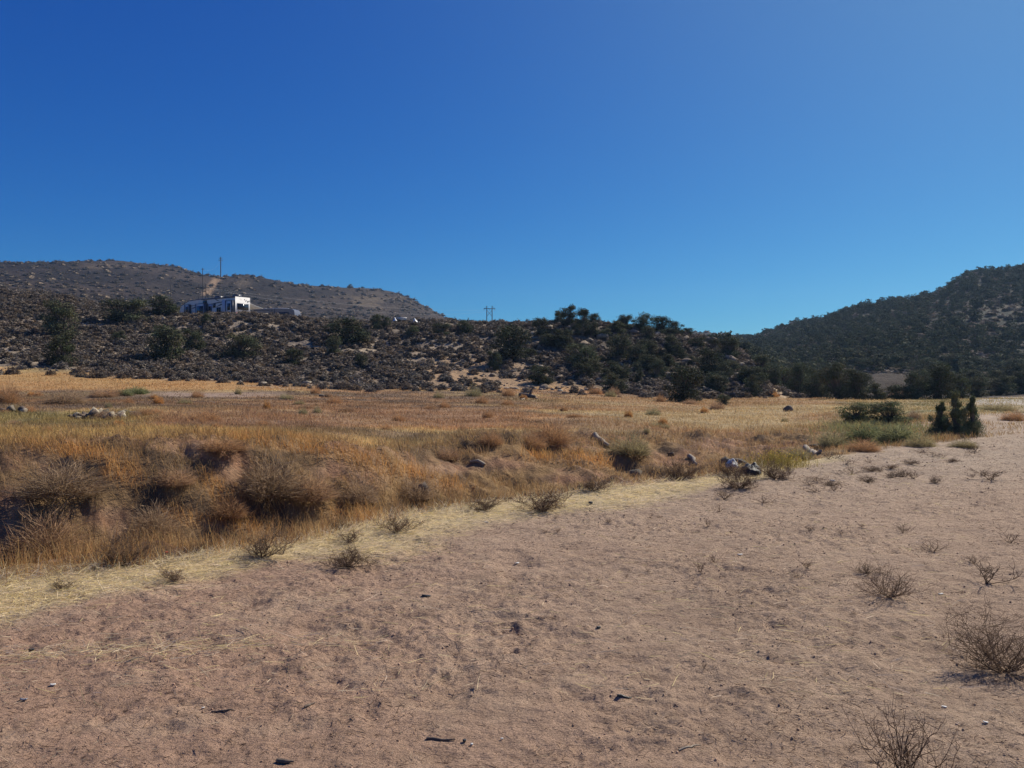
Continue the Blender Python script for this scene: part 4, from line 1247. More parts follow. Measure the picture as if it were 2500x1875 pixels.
# ------------------------------------------------------------------ rubble, logs, bags, litter
MR = {'concrete': solid_mat('broken_concrete', (.26, .23, .18), .9, 0, 6, .35, .02, vcol=True),
      'darkwood': solid_mat('dark_wood', (.13, .095, .07), .85, 0, 9, .35, .02),
      'greywood': solid_mat('weathered_wood', (.27, .22, .165), .85, 0, 12, .3, .01),
      'black': solid_mat('black_plastic', (.018, .020, .023), .5, 0, 6, .3, .03),
      'white': solid_mat('white_plastic', (.56, .54, .50), .5, 0, 5, .08, .02),
      'red': solid_mat('red_plastic', (.55, .07, .04), .5, 0, 5, .1),
      'pole': solid_mat('pole_wood', (.09, .075, .065), .9, 0, 3, .2),
      'metal': solid_mat('dull_metal', (.28, .28, .29), .5, .6, 3, .1)}
grub = 'broken slabs of the rubble pile at left'
ru = random.Random(3)
p0 = hit(232, 1022)
labs = ['leftmost small slab', 'low front slab at the left', 'upright slab at the left', 'tilted slab', 'dark edged slab', 'flat slab in the middle', 'chunky block in the middle', 'broad slab right of the middle', 'tall pointed slab at the right end', 'slab leaning on the pointed one', 'front block at the right', 'small chip behind the pile', 'small block at the back', 'thin slab on top']
nrub = 46
def slab_shape(seed):
    r = np.random.default_rng(seed)
    V_ = np.array([(x, y, z) for z in (-1, 1) for y in (-1, 1) for x in (-1, 1)], float) * [1, .75, .28] + r.normal(0, .16, (8, 3))
    F_ = [(0, 2, 3, 1), (4, 5, 7, 6), (0, 1, 5, 4), (2, 6, 7, 3), (0, 4, 6, 2), (1, 3, 7, 5)]
    return V_, F_
for i in range(nrub):
    sx = p0[1] / FPX
    t_ = i / (nrub - 1.0)
    fx = -52 + 108 * t_ + ru.uniform(-3, 3)
    x = p0[0] + fx * sx; y = p0[1] + ru.uniform(-.30, .40)
    Vr, Fr = slab_shape(800 + i)
    tall = 2.6 if i in (40, 41) else 1
    b = B(); gg = ru.choice([.95, 1.1, .5, .25, 1.3, .8]); sz_ = ru.uniform(.07, .15) * (.7 if i < 7 else 1)
    b.add(Vr * np.array([sz_, sz_, sz_ * tall]), Fr, (gg, gg * .97, gg * .9))
    mcon = MR['concrete'] if ru.random() < .62 else MR['darkwood']
    o = b.build('rubble_slab', mcon); o.location = (x, y, float1(H(x, y)) + ru.uniform(.0, .10) * (1.3 if i in (40, 41) else 1)); o.rotation_euler = (ru.uniform(-.9, .9), ru.uniform(-.9, .9), ru.uniform(0, 6))
    tag(o, 'pointed slab standing up at the right end of the grey rubble pile' if i == 40 else 'broken slab in the low grey rubble pile on the flat at left', 'rubble', grub)
p0 = hit(42, 1008)
for i, (dx, dy, s, m, lab) in enumerate([(-.2, 0, .42, 'concrete', 'large grey rock of the small heap at the far left edge'), (.12, .05, .34, 'darkwood', 'dark rock of the small heap at the far left edge'),
                                    (.22, -.05, .26, 'white', 'white topped rock at the right of the small far left heap'), (-.38, -.15, .22, 'darkwood', 'small dark rock left of the far left heap')]):
    Vr, Fr = rock_shape(830 + i, .8, 2, 10); b = B(); b.add(Vr * s * .95, Fr, (1.3, 1.2, 1.1) if m == 'white' else (.6, .55, .5))
    o = b.build('rock', MR['concrete'] if m == 'white' else MR[m]); x = p0[0] + dx; y = p0[1] + dy; o.location = (x, y, float1(H(x, y)) + s * .3)
    tag(o, lab, 'rock')

def log(uv0, uv1, rad, mat, label, name='log', cat='log', bend=.05, lift=0.6, fork=False):
    a = hit(*uv0); c = hit(*uv1)
    P = []
    for t in np.linspace(0, 1, 7):
        q = a * (1 - t) + c * t + np.array([bend * sin(t * 6), bend * cos(t * 5) * .5, 0]); q[2] = float1(H(q[0], q[1])) + rad * lift; P.append(q)
    P = np.array(P); org = P.mean(0).copy(); P = P - org
    b = B(); b.tube(P, rad * np.array([1, 1.05, .95, .9, .85, .7, .45]), 8)
    if fork:
        q = P[4]; b.tube(np.array([q, q + (P[5] - P[4]) * .6 + [0, .05, rad * 2.5], q + (P[6] - P[4]) * .8 + [0, .1, rad * 4]]), [rad * .6, rad * .4, rad * .2], 6)
    o = b.build(name, mat, smooth=True); o.location = org
    return tag(o, label, cat)
log((302, 1006), (345, 1014), .055, MR['greywood'], 'pale plank like log lying right of the rubble pile', 'pale_log', 'log')
log((1452, 1066), (1488, 1092), .075, MR['greywood'], 'pale weathered log slanting down the bank at centre', bend=.03)
log((1682, 1118), (1704, 1138), .06, MR['greywood'], 'short bent grey log on the bank left of the boulders')
log((1968, 1096), (2006, 1106), .08, MR['greywood'], 'grey log lying at the foot of the bank near the green weeds')
log((1182, 1140), (1150, 1128), .04, MR['greywood'], 'thin grey branch on the far bank, left of centre')
log((1270, 968), (1308, 972), .16, MR['darkwood'], 'dark fallen trunk of the brush heap on the gold flat', 'fallen_trunk', 'trunk', fork=True)
log((1272, 977), (1300, 964), .05, MR['greywood'], 'pale branch crossing the dark fallen trunk', 'branch', 'branch')
log((1296, 966), (1312, 974), .06, MR['greywood'], 'short white branch at the right end of the dark fallen trunk', 'branch', 'branch')
log((778, 968), (800, 969), .09, MR['darkwood'], 'dark lump of wood at the edge of the gold strip')
p = hit(1924, 1004)
b = B(); Vr, Fr = rock_shape(845, 1.0, 2, 8); b.add(Vr * [.52, .45, .55], Fr, (1, 1, 1)); o = b.build('tree_stump', MR['darkwood']); o.location = p + np.array([0, 0, .08]); tag(o, 'dark stump standing alone in the gold grass at right', 'stump')
p = hit(1022, 1215)
b = B(); Vr, Fr = rock_shape(846, 1.0, 2, 8); b.add(Vr * [.45, .4, .5], Fr, (.9, .95, 1)); o = b.build('boulder', MR['darkwood']); o.location = p + np.array([0, 0, .10]); tag(o, 'dark rounded boulder half hidden under orange grass', 'boulder')
for (u, v, w, h, m, lab) in [(1770, 1136, 50, 22, 'rock', 'dark flat boulder behind the white bag, left one'), (1805, 1138, 62, 26, 'rock', 'long dark boulder behind the white bag, right one'),
                             (1548, 1165, 46, 24, 'rock', 'ridged grey boulder at the bottom of the wash'), (1640, 1112, 26, 12, 'rock', 'small grey boulder on the bank beneath a bush'),
                             (1988, 1092, 30, 14, 'rock', 'dark boulder in the bank at the end of the wash')]:
    p = hit(u, v); s = p[1] / FPX; b = B(); Vr, Fr = rock_shape(int(u), .8, 2, 10); b.add(Vr, Fr, (.13, .11, .085)); o = b.build('boulder', M['rock'])
    o.location = p + np.array([0, 0, h * s * .3]); o.scale = (w * s, w * s * .8, h * s * 1.7); tag(o, lab, 'boulder')

def bag(seed, u, v, w, h, mat, name, label, cat):
    r = np.random.default_rng(seed); p = hit(u, v); s = p[1] / FPX
    import bmesh
    bm = bmesh.new(); bmesh.ops.create_icosphere(bm, subdivisions=4, radius=1.0)
    Vb = np.array([q.co[:] for q in bm.verts]); Fb = np.array([[q.index for q in f.verts] for f in bm.faces]); bm.free()
    f = 1 + .20 * np.abs(np.sin(Vb[:, 0] * 5 + seed + 2 * Vb[:, 2])) * np.sin(Vb[:, 1] * 4) + .10 * np.abs(np.sin(Vb[:, 0] * 11 - Vb[:, 2] * 9)) + .12 * fbm(Vb[:, 0] * 3, Vb[:, 1] * 3 + Vb[:, 2] * 2, seed, 3)
    Vb = Vb * f[:, None]
    Vb[:, 2] = np.where(Vb[:, 2] < -.35, -.35 + (Vb[:, 2] + .35) * .15, Vb[:, 2]) + .35
    knotm = np.exp(-((Vb[:, 0] - .3) ** 2 + Vb[:, 1] ** 2) * 18) * (Vb[:, 2] > .8)
    Vb[:, 2] += knotm * .35
    b = B(); b.add(Vb * np.array([.5, .42, .72]), Fb); o = b.build(name, mat, smooth=True)
    o.location = p + np.array([0, 0, -.02]); o.scale = (w * s, w * s, h * s); return tag(o, label, cat)
bag(1, 1836, 1158, 46, 26, MR['black'], 'plastic_bag', 'shiny crumpled black bag slumped against the boulders', 'bag')
bag(2, 1788, 1142, 28, 20, MR['white'], 'plastic_bag', 'small crumpled white bag between boulders', 'bag')

def scrap(u, v, w, d, h, mat, name, label, cat, rz=.3, curl=.2):
    """small bent piece of litter with thickness"""
    p = hit(u, v); s = p[1] / FPX * .75; w, d, h = w * s, d * s, max(h * s, .003)
    n = 6; Vt = []
    for i in range(n + 1):
        t = i / n - .5
        for yy, wob in ((-.5, 1), (.5, .8)):
            Vt.append((t * w, yy * d * (1 - .5 * abs(t) * wob), h * curl * .8 * (t * t * 4) + (h if False else 0)))
    Vt = np.array(Vt); top = Vt + [0, 0, h]
    F = []; m = len(Vt)
    for i in range(n):
        a = 2 * i
        F += [(a, a + 1, a + 3, a + 2), (m + a, m + a + 2, m + a + 3, m + a + 1), (a, a + 2, m + a + 2, m + a), (a + 1, m + a + 1, m + a + 3, a + 3)]
    F += [(0, m, m + 1, 1), (2 * n, 2 * n + 1, m + 2 * n + 1, m + 2 * n)]
    b = B(); b.add(np.vstack([Vt, top]), F); o = b.build(name, mat); o.location = p + np.array([0, 0, .004]); o.rotation_euler = (0, .08, rz)
    return tag(o, label, cat)
scrap(1442, 1231, 13, 8, 6, MR['black'], 'block', 'small black block on the straw at centre', 'block', .1, .05)
scrap(1262, 1377, 14, 10, 2, MR['white'], 'paper_scrap', 'pale curled scrap of paper on the dirt at centre', 'scrap', .6, .8)
scrap(1188, 1276, 12, 4, 2, MR['white'], 'paper_scrap', 'thin white scrap on the edge of the straw', 'scrap', -.2)
scrap(1040, 1457, 28, 9, 4, MR['black'], 'plastic_scrap', 'flat black scrap with a wide end on the dirt', 'scrap', -.12)
scrap(404, 1350, 9, 7, 3, MR['red'], 'plastic_scrap', 'tiny red scrap in the straw at left', 'scrap')
scrap(72, 1589, 16, 9, 5, MR['black'], 'stone', 'black lump on the dirt at far left', 'stone')
scrap(124, 1674, 16, 12, 3, MR['white'], 'paper_scrap', 'bright white square scrap on the red dirt at left', 'scrap', .4, .5)
scrap(52, 1711, 20, 10, 4, MR['metal'], 'metal_scrap', 'dull grey curled scrap on the red dirt at far left', 'scrap', .2, .8)
scrap(492, 1730, 10, 6, 2, MR['white'], 'paper_scrap', 'tiny white chip on the red dirt left of the short stick', 'scrap', .7)
scrap(1151, 1820, 8, 8, 4, MR['white'], 'pebble', 'white pebble near the bottom edge beside a black one', 'pebble')
scrap(1133, 1812, 11, 9, 6, MR['black'], 'pebble', 'black pebble near the bottom edge beside a white one', 'pebble')
scrap(1225, 1806, 9, 5, 3, MR['white'], 'pebble', 'pale oval pebble right of the white one near the bottom', 'pebble')
scrap(1462, 1534, 13, 8, 5, MR['black'], 'pebble', 'black pebble in the middle of the dirt', 'pebble')
scrap(2310, 1728, 15, 8, 3, MR['white'], 'wood_chip', 'pale chip on the dirt right of the upright tumbleweed', 'chip', -.3)
scrap(2412, 1766, 15, 8, 3, MR['white'], 'wood_chip', 'pale chip near the lower right corner', 'chip', -.5)
scrap(2300, 1452, 22, 5, 3, MR['white'], 'wood_chip', 'pale sliver on the dirt above the biggest tumbleweed', 'chip', .5)
scrap(1808, 1356, 20, 5, 3, MR['white'], 'wood_chip', 'white sliver in open dirt at right centre', 'chip', .5)
scrap(2033, 1175, 16, 6, 3, MR['white'], 'wood_chip', 'white sliver far back on the right dirt', 'chip', 0)
def stick(u0, v0, u1, v1, rad, mat, label):
    return log((u0, v0), (u1, v1), rad, mat, label, 'stick', 'stick', .008, .9)
stick(1508, 1702, 1545, 1706, .006, MR['black'], 'black twisted wire or twig on the dirt at centre right')
stick(512, 1740, 572, 1738, .005, MR['darkwood'], 'thin straight stick lying across the red dirt')
stick(672, 1862, 716, 1864, .010, MR['darkwood'], 'dark forked piece of wood at the bottom left')
stick(740, 1730, 768, 1718, .006, MR['darkwood'], 'short dark stick on the dirt at left centre')
stick(1660, 1835, 1716, 1822, .005, MR['greywood'], 'pale stick near the bottom at right centre')
stick(1040, 1806, 1112, 1808, .006, MR['darkwood'], 'curved brown stick left of the black pebble')
stick(300, 1620, 345, 1606, .004, MR['greywood'], 'pale straw like stick in the thin straw patch at left')

# ------------------------------------------------------------------ trailer, motorhome, canopy
MV = {'white': solid_mat('trailer_white', (.66, .64, .61), .6, 0, 1.5, .05),
      'grey': solid_mat('trailer_grey', (.50, .51, .56), .4, 0, 1.5, .05),
      'trim': solid_mat('trailer_trim', (.045, .05, .075), .4, 0, 2, .1),
      'glass': solid_mat('tinted_glass', (.02, .024, .03), .08, 0, 2, .1),
      'roof': solid_mat('roof_membrane', (.62, .63, .64), .6, 0, 1, .08),
      'tyre': solid_mat('tyre_rubber', (.025, .025, .025), .8, 0, 5, .1),
      'lamp': solid_mat('red_lens', (.45, .03, .02), .3, 0, 5, .05)}
def boxo(name, mat, parent, *a):
    return B().box(*a).build(name, mat, parent)

phi = radians(57)
Yr = 110.0; xr = (575 - 1250) / FPX * Yr
ztop = float(z_of(Yr, 722.0)); zb = ztop - 3.85
RV = empty('travel_trailer', (xr, Yr, zb), radians(90) + phi, 'long white fifth wheel trailer with dark swoosh stripes on the hill crest', 'trailer')
L, Wd, Ht = 12.6, 2.5, 3.85
prof = [(0, .55), (9.6, .55), (9.9, 1.5), (12.6, 1.7), (12.75, 2.1), (12.5, 3.0), (10.5, 3.70), (7.5, 3.85), (0, 3.75)]   # side outline (x, z)
b = B(); n = len(prof)
Vp = [(x, 0, z) for x, z in prof] + [(x, -Wd, z) for x, z in prof]
b.add(Vp, [(i, (i + 1) % n, n + (i + 1) % n, n + i) for i in range(n)])
ctr = [(6, 0, 2.0), (6, -Wd, 2.0)]
b.add(Vp + ctr, [(2 * n, (i + 1) % n, i) for i in range(n)] + [(2 * n + 1, n + i, n + (i + 1) % n) for i in range(n)])
b.build('body', MV['white'], RV)
def win(parent, x0, x1, z0, z1, y=.0, frame=True):
    f = boxo('window', MV['trim'], parent, x0 - .05, x1 + .05, y + .003, y + .035, z0 - .05, z1 + .05)
    boxo('pane', MV['glass'], f, x0, x1, y + .036, y + .05, z0, z1)
# slide-outs stand proud of the near wall (+y)
def slide(x0, x1, z0, z1, d, mat='white'):
    s = boxo('slide_out', MV[mat], RV, x0, x1, .003, d, z0, z1)
    e = B()
    for (a, c) in ((x0 - .04, x0 + .06), (x1 - .06, x1 + .04)):
        e.box(a - .03, c + .03, .004, d + .03, z0 - .04, z1 + .07)
    e.box(x0 + .06, x1 - .06, .004, d + .02, z1, z1 + .05)
    e.build('trim', MV['trim'], s); return s
s1 = slide(.15, 1.45, .75, 3.15, .5); win(s1, .45, 1.0, 1.9, 2.75, .5)
boxo('slide_end', MV['grey'], RV, 1.50, 2.15, .003, .55, .7, 3.35)
s2 = slide(6.1, 8.0, .75, 3.0, .6); win(s2, 6.35, 7.65, 1.35, 2.65, .6)
s3 = slide(10.0, 11.0, 1.75, 3.05, .35); win(s3, 10.25, 10.7, 2.0, 2.75, .35)
d = boxo('door', MV['grey'], RV, 5.05, 5.95, .004, .03, .75, 2.9); win(d, 5.2, 5.8, 1.5, 2.6, .03)
boxo('handle', MV['trim'], d, 5.1, 5.16, .03, .07, 1.4, 1.6)
win(RV, 4.35, 4.85, 2.45, 2.95); win(RV, 3.2, 4.0, 1.8, 2.35); win(RV, 6.3, 7.1, 3.12, 3.5)
def swoosh(pts, w, y=.012, mat='trim'):
    b = B(); P = np.array(pts, float); n = len(P)
    ww = 1.35 * w * np.sin(np.linspace(.25, pi - .15, n))
    Va = [(p[0], y, p[1] - q / 2) for p, q in zip(P, ww)] + [(p[0], y, p[1] + q / 2) for p, q in zip(P, ww)]
    Vb_ = [(v[0], y + .006, v[2]) for v in Va]
    F = [(i, i + 1, n + i + 1, n + i) for i in range(n - 1)]
    F2 = [tuple(2 * n + k for k in (f[3], f[2], f[1], f[0])) for f in F]
    b.add(Va + Vb_, F + F2); return b.build('stripe', MV[mat], RV)
swoosh([(.2, 3.15), (2, 3.18), (4, 3.05), (6.0, 2.75 + .1), (8.5, 2.95), (11.5, 2.85)], .11)
swoosh([(2.2, 2.9), (3.2, 2.75), (4.3, 2.45)], .14)
swoosh([(2.3, 1.35), (2.8, 1.75), (3.5, 1.72), (4.8, 1.55)], .16)
swoosh([(2.25, 1.2), (2.7, 1.1), (3.1, 1.35), (4.7, 1.05)], .14)
swoosh([(2.2, .7), (3.2, .95), (4.6, .85)], .2)
swoosh([(8.2, .8), (8.8, 1.0), (9.6, 1.05)], .25)
swoosh([(8.3, 2.85), (9.2, 2.6), (9.9, 2.5)], .12)
swoosh([(4.6, 3.75 - .05), (4.0, 3.45), (3.4, 3.25)][::-1], .12)
b = B(); b.box(-.02, 7.5, .0, .06, 3.62, 3.79); b.build('roof_trim', MV['trim'], RV)
b = B(); Vt = [(7.5, .0, 3.78), (10.5, .0, 3.66), (12.5, .0, 2.98)]; b.tube(np.array(Vt), .06, 5); b.build('roof_trim', MV['trim'], RV)
for xx_ in (1.2, 5.2):
    q = B(); q.box(xx_ - .45, xx_ + .45, -1.7, -.8, 3.80, 4.12); q.box(xx_ - .38, xx_ + .38, -1.6, -.9, 4.12, 4.18); q.build('air_conditioner', MV['trim'], RV)
q = B(); q.box(8.6, 9.0, -1.5, -1.0, 3.7, 3.95); q.build('roof_vent', MV['white'], RV)
# rear wall (x = 0, normal -x)
rw = B().box(-.035, -.003, -2.25, -.35, 1.95, 2.85).build('rear_window', MV['trim'], RV)
B().box(-.05, -.036, -2.18, -.42, 2.02, 2.78).build('pane', MV['glass'], rw)
for (y0, y1, z) in ((-2.4, -2.15, 1.25), (-.35, -.1, 1.25)):
    B().box(-.04, -.003, y0, y1, z, z + .25).build('tail_lamp', MV['lamp'], RV)
q = B()
for y_ in (-2.05, -1.65): q.tube(np.array([(-.12, y_, .6), (-.12, y_, 1.7)]), .025, 5)
for z_ in np.arange(.8, 1.7, .25): q.tube(np.array([(-.12, -2.05, z_), (-.12, -1.65, z_)]), .02, 5)
q.box(-.12, -.0, -2.06, -2.02, 1.5, 1.54); q.box(-.12, -.0, -1.68, -1.64, 1.5, 1.54)
q.build('ladder', MV['metal'] if 'metal' in MV else MR['metal'], RV)
q = B()
for (y_, z_, w_) in ((-.8, 3.45, .10), (-.95, 3.35, .12), (-1.5, 3.4, .22), (-1.72, 3.25, .3), (-2.0, 3.15, .34), (-2.25, 3.2, .3)):
    q.add([(-.008, y_, z_), (-.008, y_ - w_ * .4, z_ + w_ * .6), (-.008, y_ - w_ * .75, z_ + w_ * .45), (-.008, y_ - w_ * .3, z_ - w_ * .4),
           (-.002, y_, z_), (-.002, y_ - w_ * .4, z_ + w_ * .6), (-.002, y_ - w_ * .75, z_ + w_ * .45), (-.002, y_ - w_ * .3, z_ - w_ * .4)], [(0, 1, 2, 3), (7, 6, 5, 4), (0, 4, 5, 1), (1, 5, 6, 2), (2, 6, 7, 3), (3, 7, 4, 0)])
q.box(-.008, -.002, -1.45, -.65, 1.52, 1.58)
q.build('rear_graphic', MV['trim'], RV)
for xx_ in (3.6, 4.7):
    for y_ in (-.30, -Wd + .02):
        th = np.arange(20) * 2 * pi / 20
        b = B(); Vw = [(xx_ + .38 * cos(t), y_, .40 + .38 * sin(t)) for t in th] + [(xx_ + .38 * cos(t), y_ + .28, .40 + .38 * sin(t)) for t in th] + [(xx_, y_, .4), (xx_, y_ + .28, .4)]
        b.add(Vw, [(i, (i + 1) % 20, 20 + (i + 1) % 20, 20 + i) for i in range(20)])
        b.add(Vw, [(40, (i + 1) % 20, i) for i in range(20)] + [(41, 20 + i, 20 + (i + 1) % 20) for i in range(20)])
        b.build('wheel', MV['tyre'], RV)
B().box(11.2, 11.35, -.6, -.45, 0.05, 1.65).box(11.2, 11.35, -2.05, -1.9, .05, 1.65).build('landing_leg', MR['metal'], RV)
# awning on the far side
aw = B()
for i in range(8):
    t0, t1 = i / 8, (i + 1) / 8
    za, zc = 3.2 - .75 * t0 ** .7, 3.2 - .75 * t1 ** .7
    aw.add([(.3, -Wd - 2.6 * t0, za), (5.5, -Wd - 2.6 * t0, za), (5.5, -Wd - 2.6 * t1, zc), (.3, -Wd - 2.6 * t1, zc),
            (.3, -Wd - 2.6 * t0, za - .04), (5.5, -Wd - 2.6 * t0, za - .04), (5.5, -Wd - 2.6 * t1, zc - .04), (.3, -Wd - 2.6 * t1, zc - .04)],
           [(0, 3, 2, 1), (4, 5, 6, 7), (0, 4, 7, 3), (1, 2, 6, 5)])
aw.build('awning', MV['roof'], RV)

# motorhome right of it
Y2 = 122.0; x2 = (621 - 1250) / FPX * Y2
z2t = float(z_of(Y2, 754.0)); MH = empty('motorhome', (x2, Y2, z2t - 3.3), radians(-7), 'low motorhome with its near side in shade and a rounded white front, right of the trailer', 'motorhome')
Lm = 6.5
prof = [(0, .4), (Lm - .1, .4), (Lm + .15, .9), (Lm + .12, 1.9), (Lm - .05, 3.0), (Lm - .4, 3.24), (2.2, 3.34), (0, 3.25)]
n = len(prof)
dark = solid_mat('motorhome_shaded', (.10, .105, .13), .35, 0, 1.5, .08)  # shade of the near side is put into this dark body colour
b = B(); Vp = [(x, 0, z) for x, z in prof] + [(x, 2.4, z) for x, z in prof]
b.add(Vp, [(i, (i + 1) % n, n + (i + 1) % n, n + i) for i in range(n)][:-1] + [(n - 1, 0, n, 2 * n - 1)])
b.add(Vp + [(3, 0, 1.8), (3, 2.4, 1.8)], [(2 * n, (i + 1) % n, i) for i in range(n)] + [(2 * n + 1, n + i, n + (i + 1) % n) for i in range(n)])
b.build('body', dark, MH)
b = B(); b.tube(np.array([(2.1, .1, 3.34), (4, .1, 3.36), (5.4, .1, 3.28), (6.1, .1, 3.05), (6.42, .1, 2.8)]), [.03, .05, .07, .07, .04], 7)
b.tube(np.array([(3.9, 1.2, 3.36), (5.3, 1.2, 3.30), (6.0, 1.2, 3.14), (6.4, 1.2, 2.8)]), [.05, .07, .07, .04], 7)
b.build('front_cap', MV['white'], MH, smooth=True)
B().box(.0, 3.0, -.05, -.002, 3.02, 3.12).build('roof_trim', MV['trim'], MH)
B().box(3.28, 3.36, -.03, -.002, .6, 3.25).build('side_trim', MV['trim'], MH)
for (a, c, z0, z1) in ((2.1, 3.1, 2.1, 2.6), (3.9, 5.6, 2.2, 2.75)):
    w_ = B().box(a, c, -.04, -.002, z0, z1).build('window', MV['trim'], MH); B().box(a + .06, c - .06, -.05, -.041, z0 + .06, z1 - .06).build('pane', MV['glass'], w_)
q = B(); q.box(1.3, 1.7, .6, 1.1, 3.25, 3.42); q.build('roof_vent', MV['white'], MH)
for xx_ in (1.3, 5.2):
    th = np.arange(16) * 2 * pi / 16
    b = B(); Vw = [(xx_ + .4 * cos(t), -.02, .40 + .4 * sin(t)) for t in th] + [(xx_ + .4 * cos(t), .3, .40 + .4 * sin(t)) for t in th] + [(xx_, -.02, .4)]
    b.add(Vw, [(i, (i + 1) % 16, 16 + (i + 1) % 16, 16 + i) for i in range(16)]); b.add(Vw, [(32, (i + 1) % 16, i) for i in range(16)])
    b.build('wheel', MV['tyre'], MH)

# white topped canopy with two tarps
Yc_ = 107.0; s = Yc_ / FPX
x0 = (981 - 1250) * s; zg = float(z_of(Yc_, 794)); zt = float(z_of(Yc_, 775.5))
CN = empty('canopy', (x0, Yc_, zg), .15, 'small white roofed stand on thin posts at the hill crest', 'canopy')
q = B(); q.box(-.70, .70, -.5, .5, zt - zg - .22, zt - zg); q.box(-.62, .62, -.45, .45, zt - zg - .34, zt - zg - .222); q.build('roof', MV['white'], CN)
for (px_, py_) in ((-.6, -.4), (.6, -.4), (-.6, .4), (.6, .4), (-.42, -.4)):
    B().box(px_ - .035, px_ + .035, py_ - .035, py_ + .035, -.3, zt - zg - .36).build('post', MR['pole'], CN)
def tarp(u, v, w, h, label, seed):
    r = np.random.default_rng(seed); p = hit(u, v, 90, 115); s = p[1] / FPX
    nx, ny = 12, 8; g = []
    for j in range(ny + 1):
        for i in range(nx + 1):
            a, c = i / nx - .5, j / ny - .5
            peak = math.exp(-((a + (.25 if seed % 2 else -.2)) ** 2 * 14 + c * c * 6))
            g.append((a, c * .8, peak * (.9 + .2 * sin(9 * a + 4 * c)) + .08 * sin(11 * a) * cos(7 * c)))
    g = np.array(g); F = [(j * (nx + 1) + i, j * (nx + 1) + i + 1, (j + 1) * (nx + 1) + i + 1, (j + 1) * (nx + 1) + i) for j in range(ny) for i in range(nx)]
    b = B(); b.add(g, F); b.add(g - [0, 0, .03], [f[::-1] for f in F])
    o = b.build('tarp', MV['roof'], smooth=True); o.location = p + np.array([0, 0, .45]); o.scale = (w * s, w * s, h * s); tag(o, label, 'tarp')
tarp(961, 793, 18, 9, 'crumpled pale tarp left of the white roofed stand', 2)
tarp(1017, 795, 14, 12, 'peaked pale tarp right of the white roofed stand', 3)

# ------------------------------------------------------------------ power poles and lines
def pole_at(u, Y, vtop, extra=0.0):
    x = (u - 1250) / FPX * Y; zg = float1(H(x, Y)); zt = float(z_of(Y, vtop)); return x, zg, zt
def crossarm(b, L_, z, y=0, th=.14): b.box(-L_ / 2, L_ / 2, y - th, y + th, z - th, z + th)
x, zg, zt = pole_at(540, 616, 627)
PP = empty('power_pole', (x, 616, zg - .5), .1, 'tall single power pole with two crossarms on the far ridge', 'power pole')
hh = zt - zg + .5
B().tube(np.array([(0, 0, 0), (0, 0, hh)]), [.40, .32], 8).build('pole', MR['pole'], PP)
for zz_, l_ in ((hh - 1.1, 2.3), (hh - 2.7, 3.2)):
    b = B(); crossarm(b, l_, zz_); a = b.build('crossarm', MR['pole'], PP)
    for sx in (-1, 1): B().tube(np.array([(sx * l_ * .46, 0, zz_ - .1), (sx * l_ * .46, 0, zz_ - .75)]), .12, 6).build('insulator', MR['metal'], a)
Yh = 640.0
x, zg, zt = pole_at(1195, Yh, 747)
HF = empty('pylon', (x, Yh, zg - .5), 0, 'H shaped double pole pylon with cross bracing on the skyline', 'pylon')
hh = zt - zg + .5; sp = 13 * Yh / FPX / 2
for sx in (-1, 1): B().tube(np.array([(sx * sp, 0, 0), (sx * sp, 0, hh)]), [.42, .34], 8).build('pole', MR['pole'], HF)
b = B(); crossarm(b, 28 * Yh / FPX, hh - 2.2, th=.26); ca = b.build('crossarm', MR['pole'], HF)
for sx in (-.47, 0, .47): B().tube(np.array([(sx * 28 * Yh / FPX, 0, hh - 2.3), (sx * 28 * Yh / FPX, 0, hh - 3.9)]), .13, 6).build('insulator', MR['metal'], ca)
b = B()
for sx in (-1, 1):
    b.tube(np.array([(sx * sp, 0, hh - 3.4), (-sx * sp, 0, hh - 8.4)]), .16, 5)
    b.tube(np.array([(sx * sp, 0, hh - .2), (sx * sp * 2.05, 0, hh - 2.1)]), .09, 5)
b.build('brace', MR['pole'], HF)
Yp = 300.0
x, zg, zt = pole_at(496, Yp, 654)
P2 = empty('power_pole', (x, Yp, zg - .5), 0, 'tall thin bare pole rising behind the trailer roof', 'power pole'); hh = zt - zg + .5
B().tube(np.array([(0, 0, 0), (0, 0, hh)]), [.17, .11], 7).build('pole', MR['pole'], P2)
b = B(); crossarm(b, 1.2, hh - .5, th=.07); b.build('crossarm', MR['pole'], P2)
x, zg, zt = pole_at(495.5, Yp + 1.5, 694)
P3 = empty('pole_frame', (x, Yp + 1.5, zg - .5), -.05, 'two short poles joined by a long crossbar behind the trailer', 'pole frame'); hh = zt - zg + .5
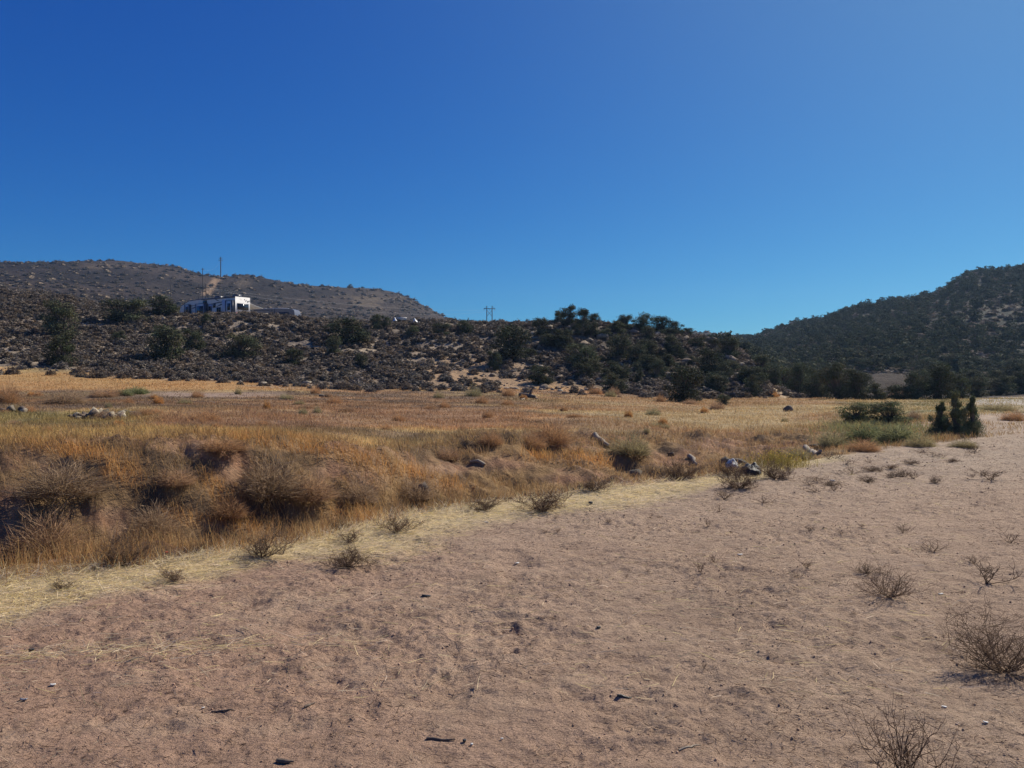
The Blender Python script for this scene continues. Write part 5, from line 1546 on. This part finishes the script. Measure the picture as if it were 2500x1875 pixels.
for sx in (-8.5, 8.5): B().tube(np.array([(sx * Yp / FPX, 0, 0), (sx * Yp / FPX, 0, hh)]), [.17, .13], 7).build('pole', MR['pole'], P3)
b = B(); b.box(-2.7, 2.7, -.3, -.15, hh - 1.5, hh - 1.2); b.build('crossbar', MR['pole'], P3)
x, zg, zt = pole_at(417, Yp, 681)
P4 = empty('power_pole', (x, Yp, zg - .5), 0, 'lone short pole left of the trailer above the rounded juniper', 'power pole'); hh = zt - zg + .5
B().tube(np.array([(0, 0, 0), (.15, 0, hh * .6), (0, 0, hh)]), [.17, .14, .11], 7).build('pole', MR['pole'], P4)
def wire(a, c, sag, label, rad=.032):
    a = np.array(a); c = np.array(c); P = [a * (1 - t) + c * t - np.array([0, 0, 4 * sag * t * (1 - t)]) for t in np.linspace(0, 1, 25)]
    b = B(); b.tube(np.array(P) - a, rad, 3); o = b.build('power_line', MR['metal']); o.location = a; tag(o, label, 'power line', 'power lines')
def wp(u, v, Y): return ((u - 1250) / FPX * Y, Y, float(z_of(Y, v)))
wire(wp(505, 703, Yp), wp(1181, 757, Yh), 3, 'upper power line running from the pole frame to the pylon')
wire(wp(513, 706, Yp), wp(1209, 758, Yh), 6, 'lower power line running from the pole frame to the pylon')
wire(wp(540, 634, 616), wp(496, 658, Yp), 3, 'power line from the ridge pole down to the thin bare pole')

# ------------------------------------------------------------------ haze: pale air round the whole place
HAZE = 0.00016
if HAZE > 0:
    hb = B().box(-1560, 1560, -330, 1200, -40, 125)
    hm = bpy.data.materials.new('haze'); hm.use_nodes = True; nt = hm.node_tree; nt.nodes.clear()
    out = nt.nodes.new('ShaderNodeOutputMaterial'); pv = nt.nodes.new('ShaderNodeVolumePrincipled')
    pv.inputs['Color'].default_value = (.42, .66, 1.0, 1); pv.inputs['Density'].default_value = HAZE; pv.inputs['Anisotropy'].default_value = .35
    nt.links.new(pv.outputs[0], out.inputs['Volume'])
    tag(hb.build('haze', hm), kind='stuff')
print('objects', len(bpy.data.objects))
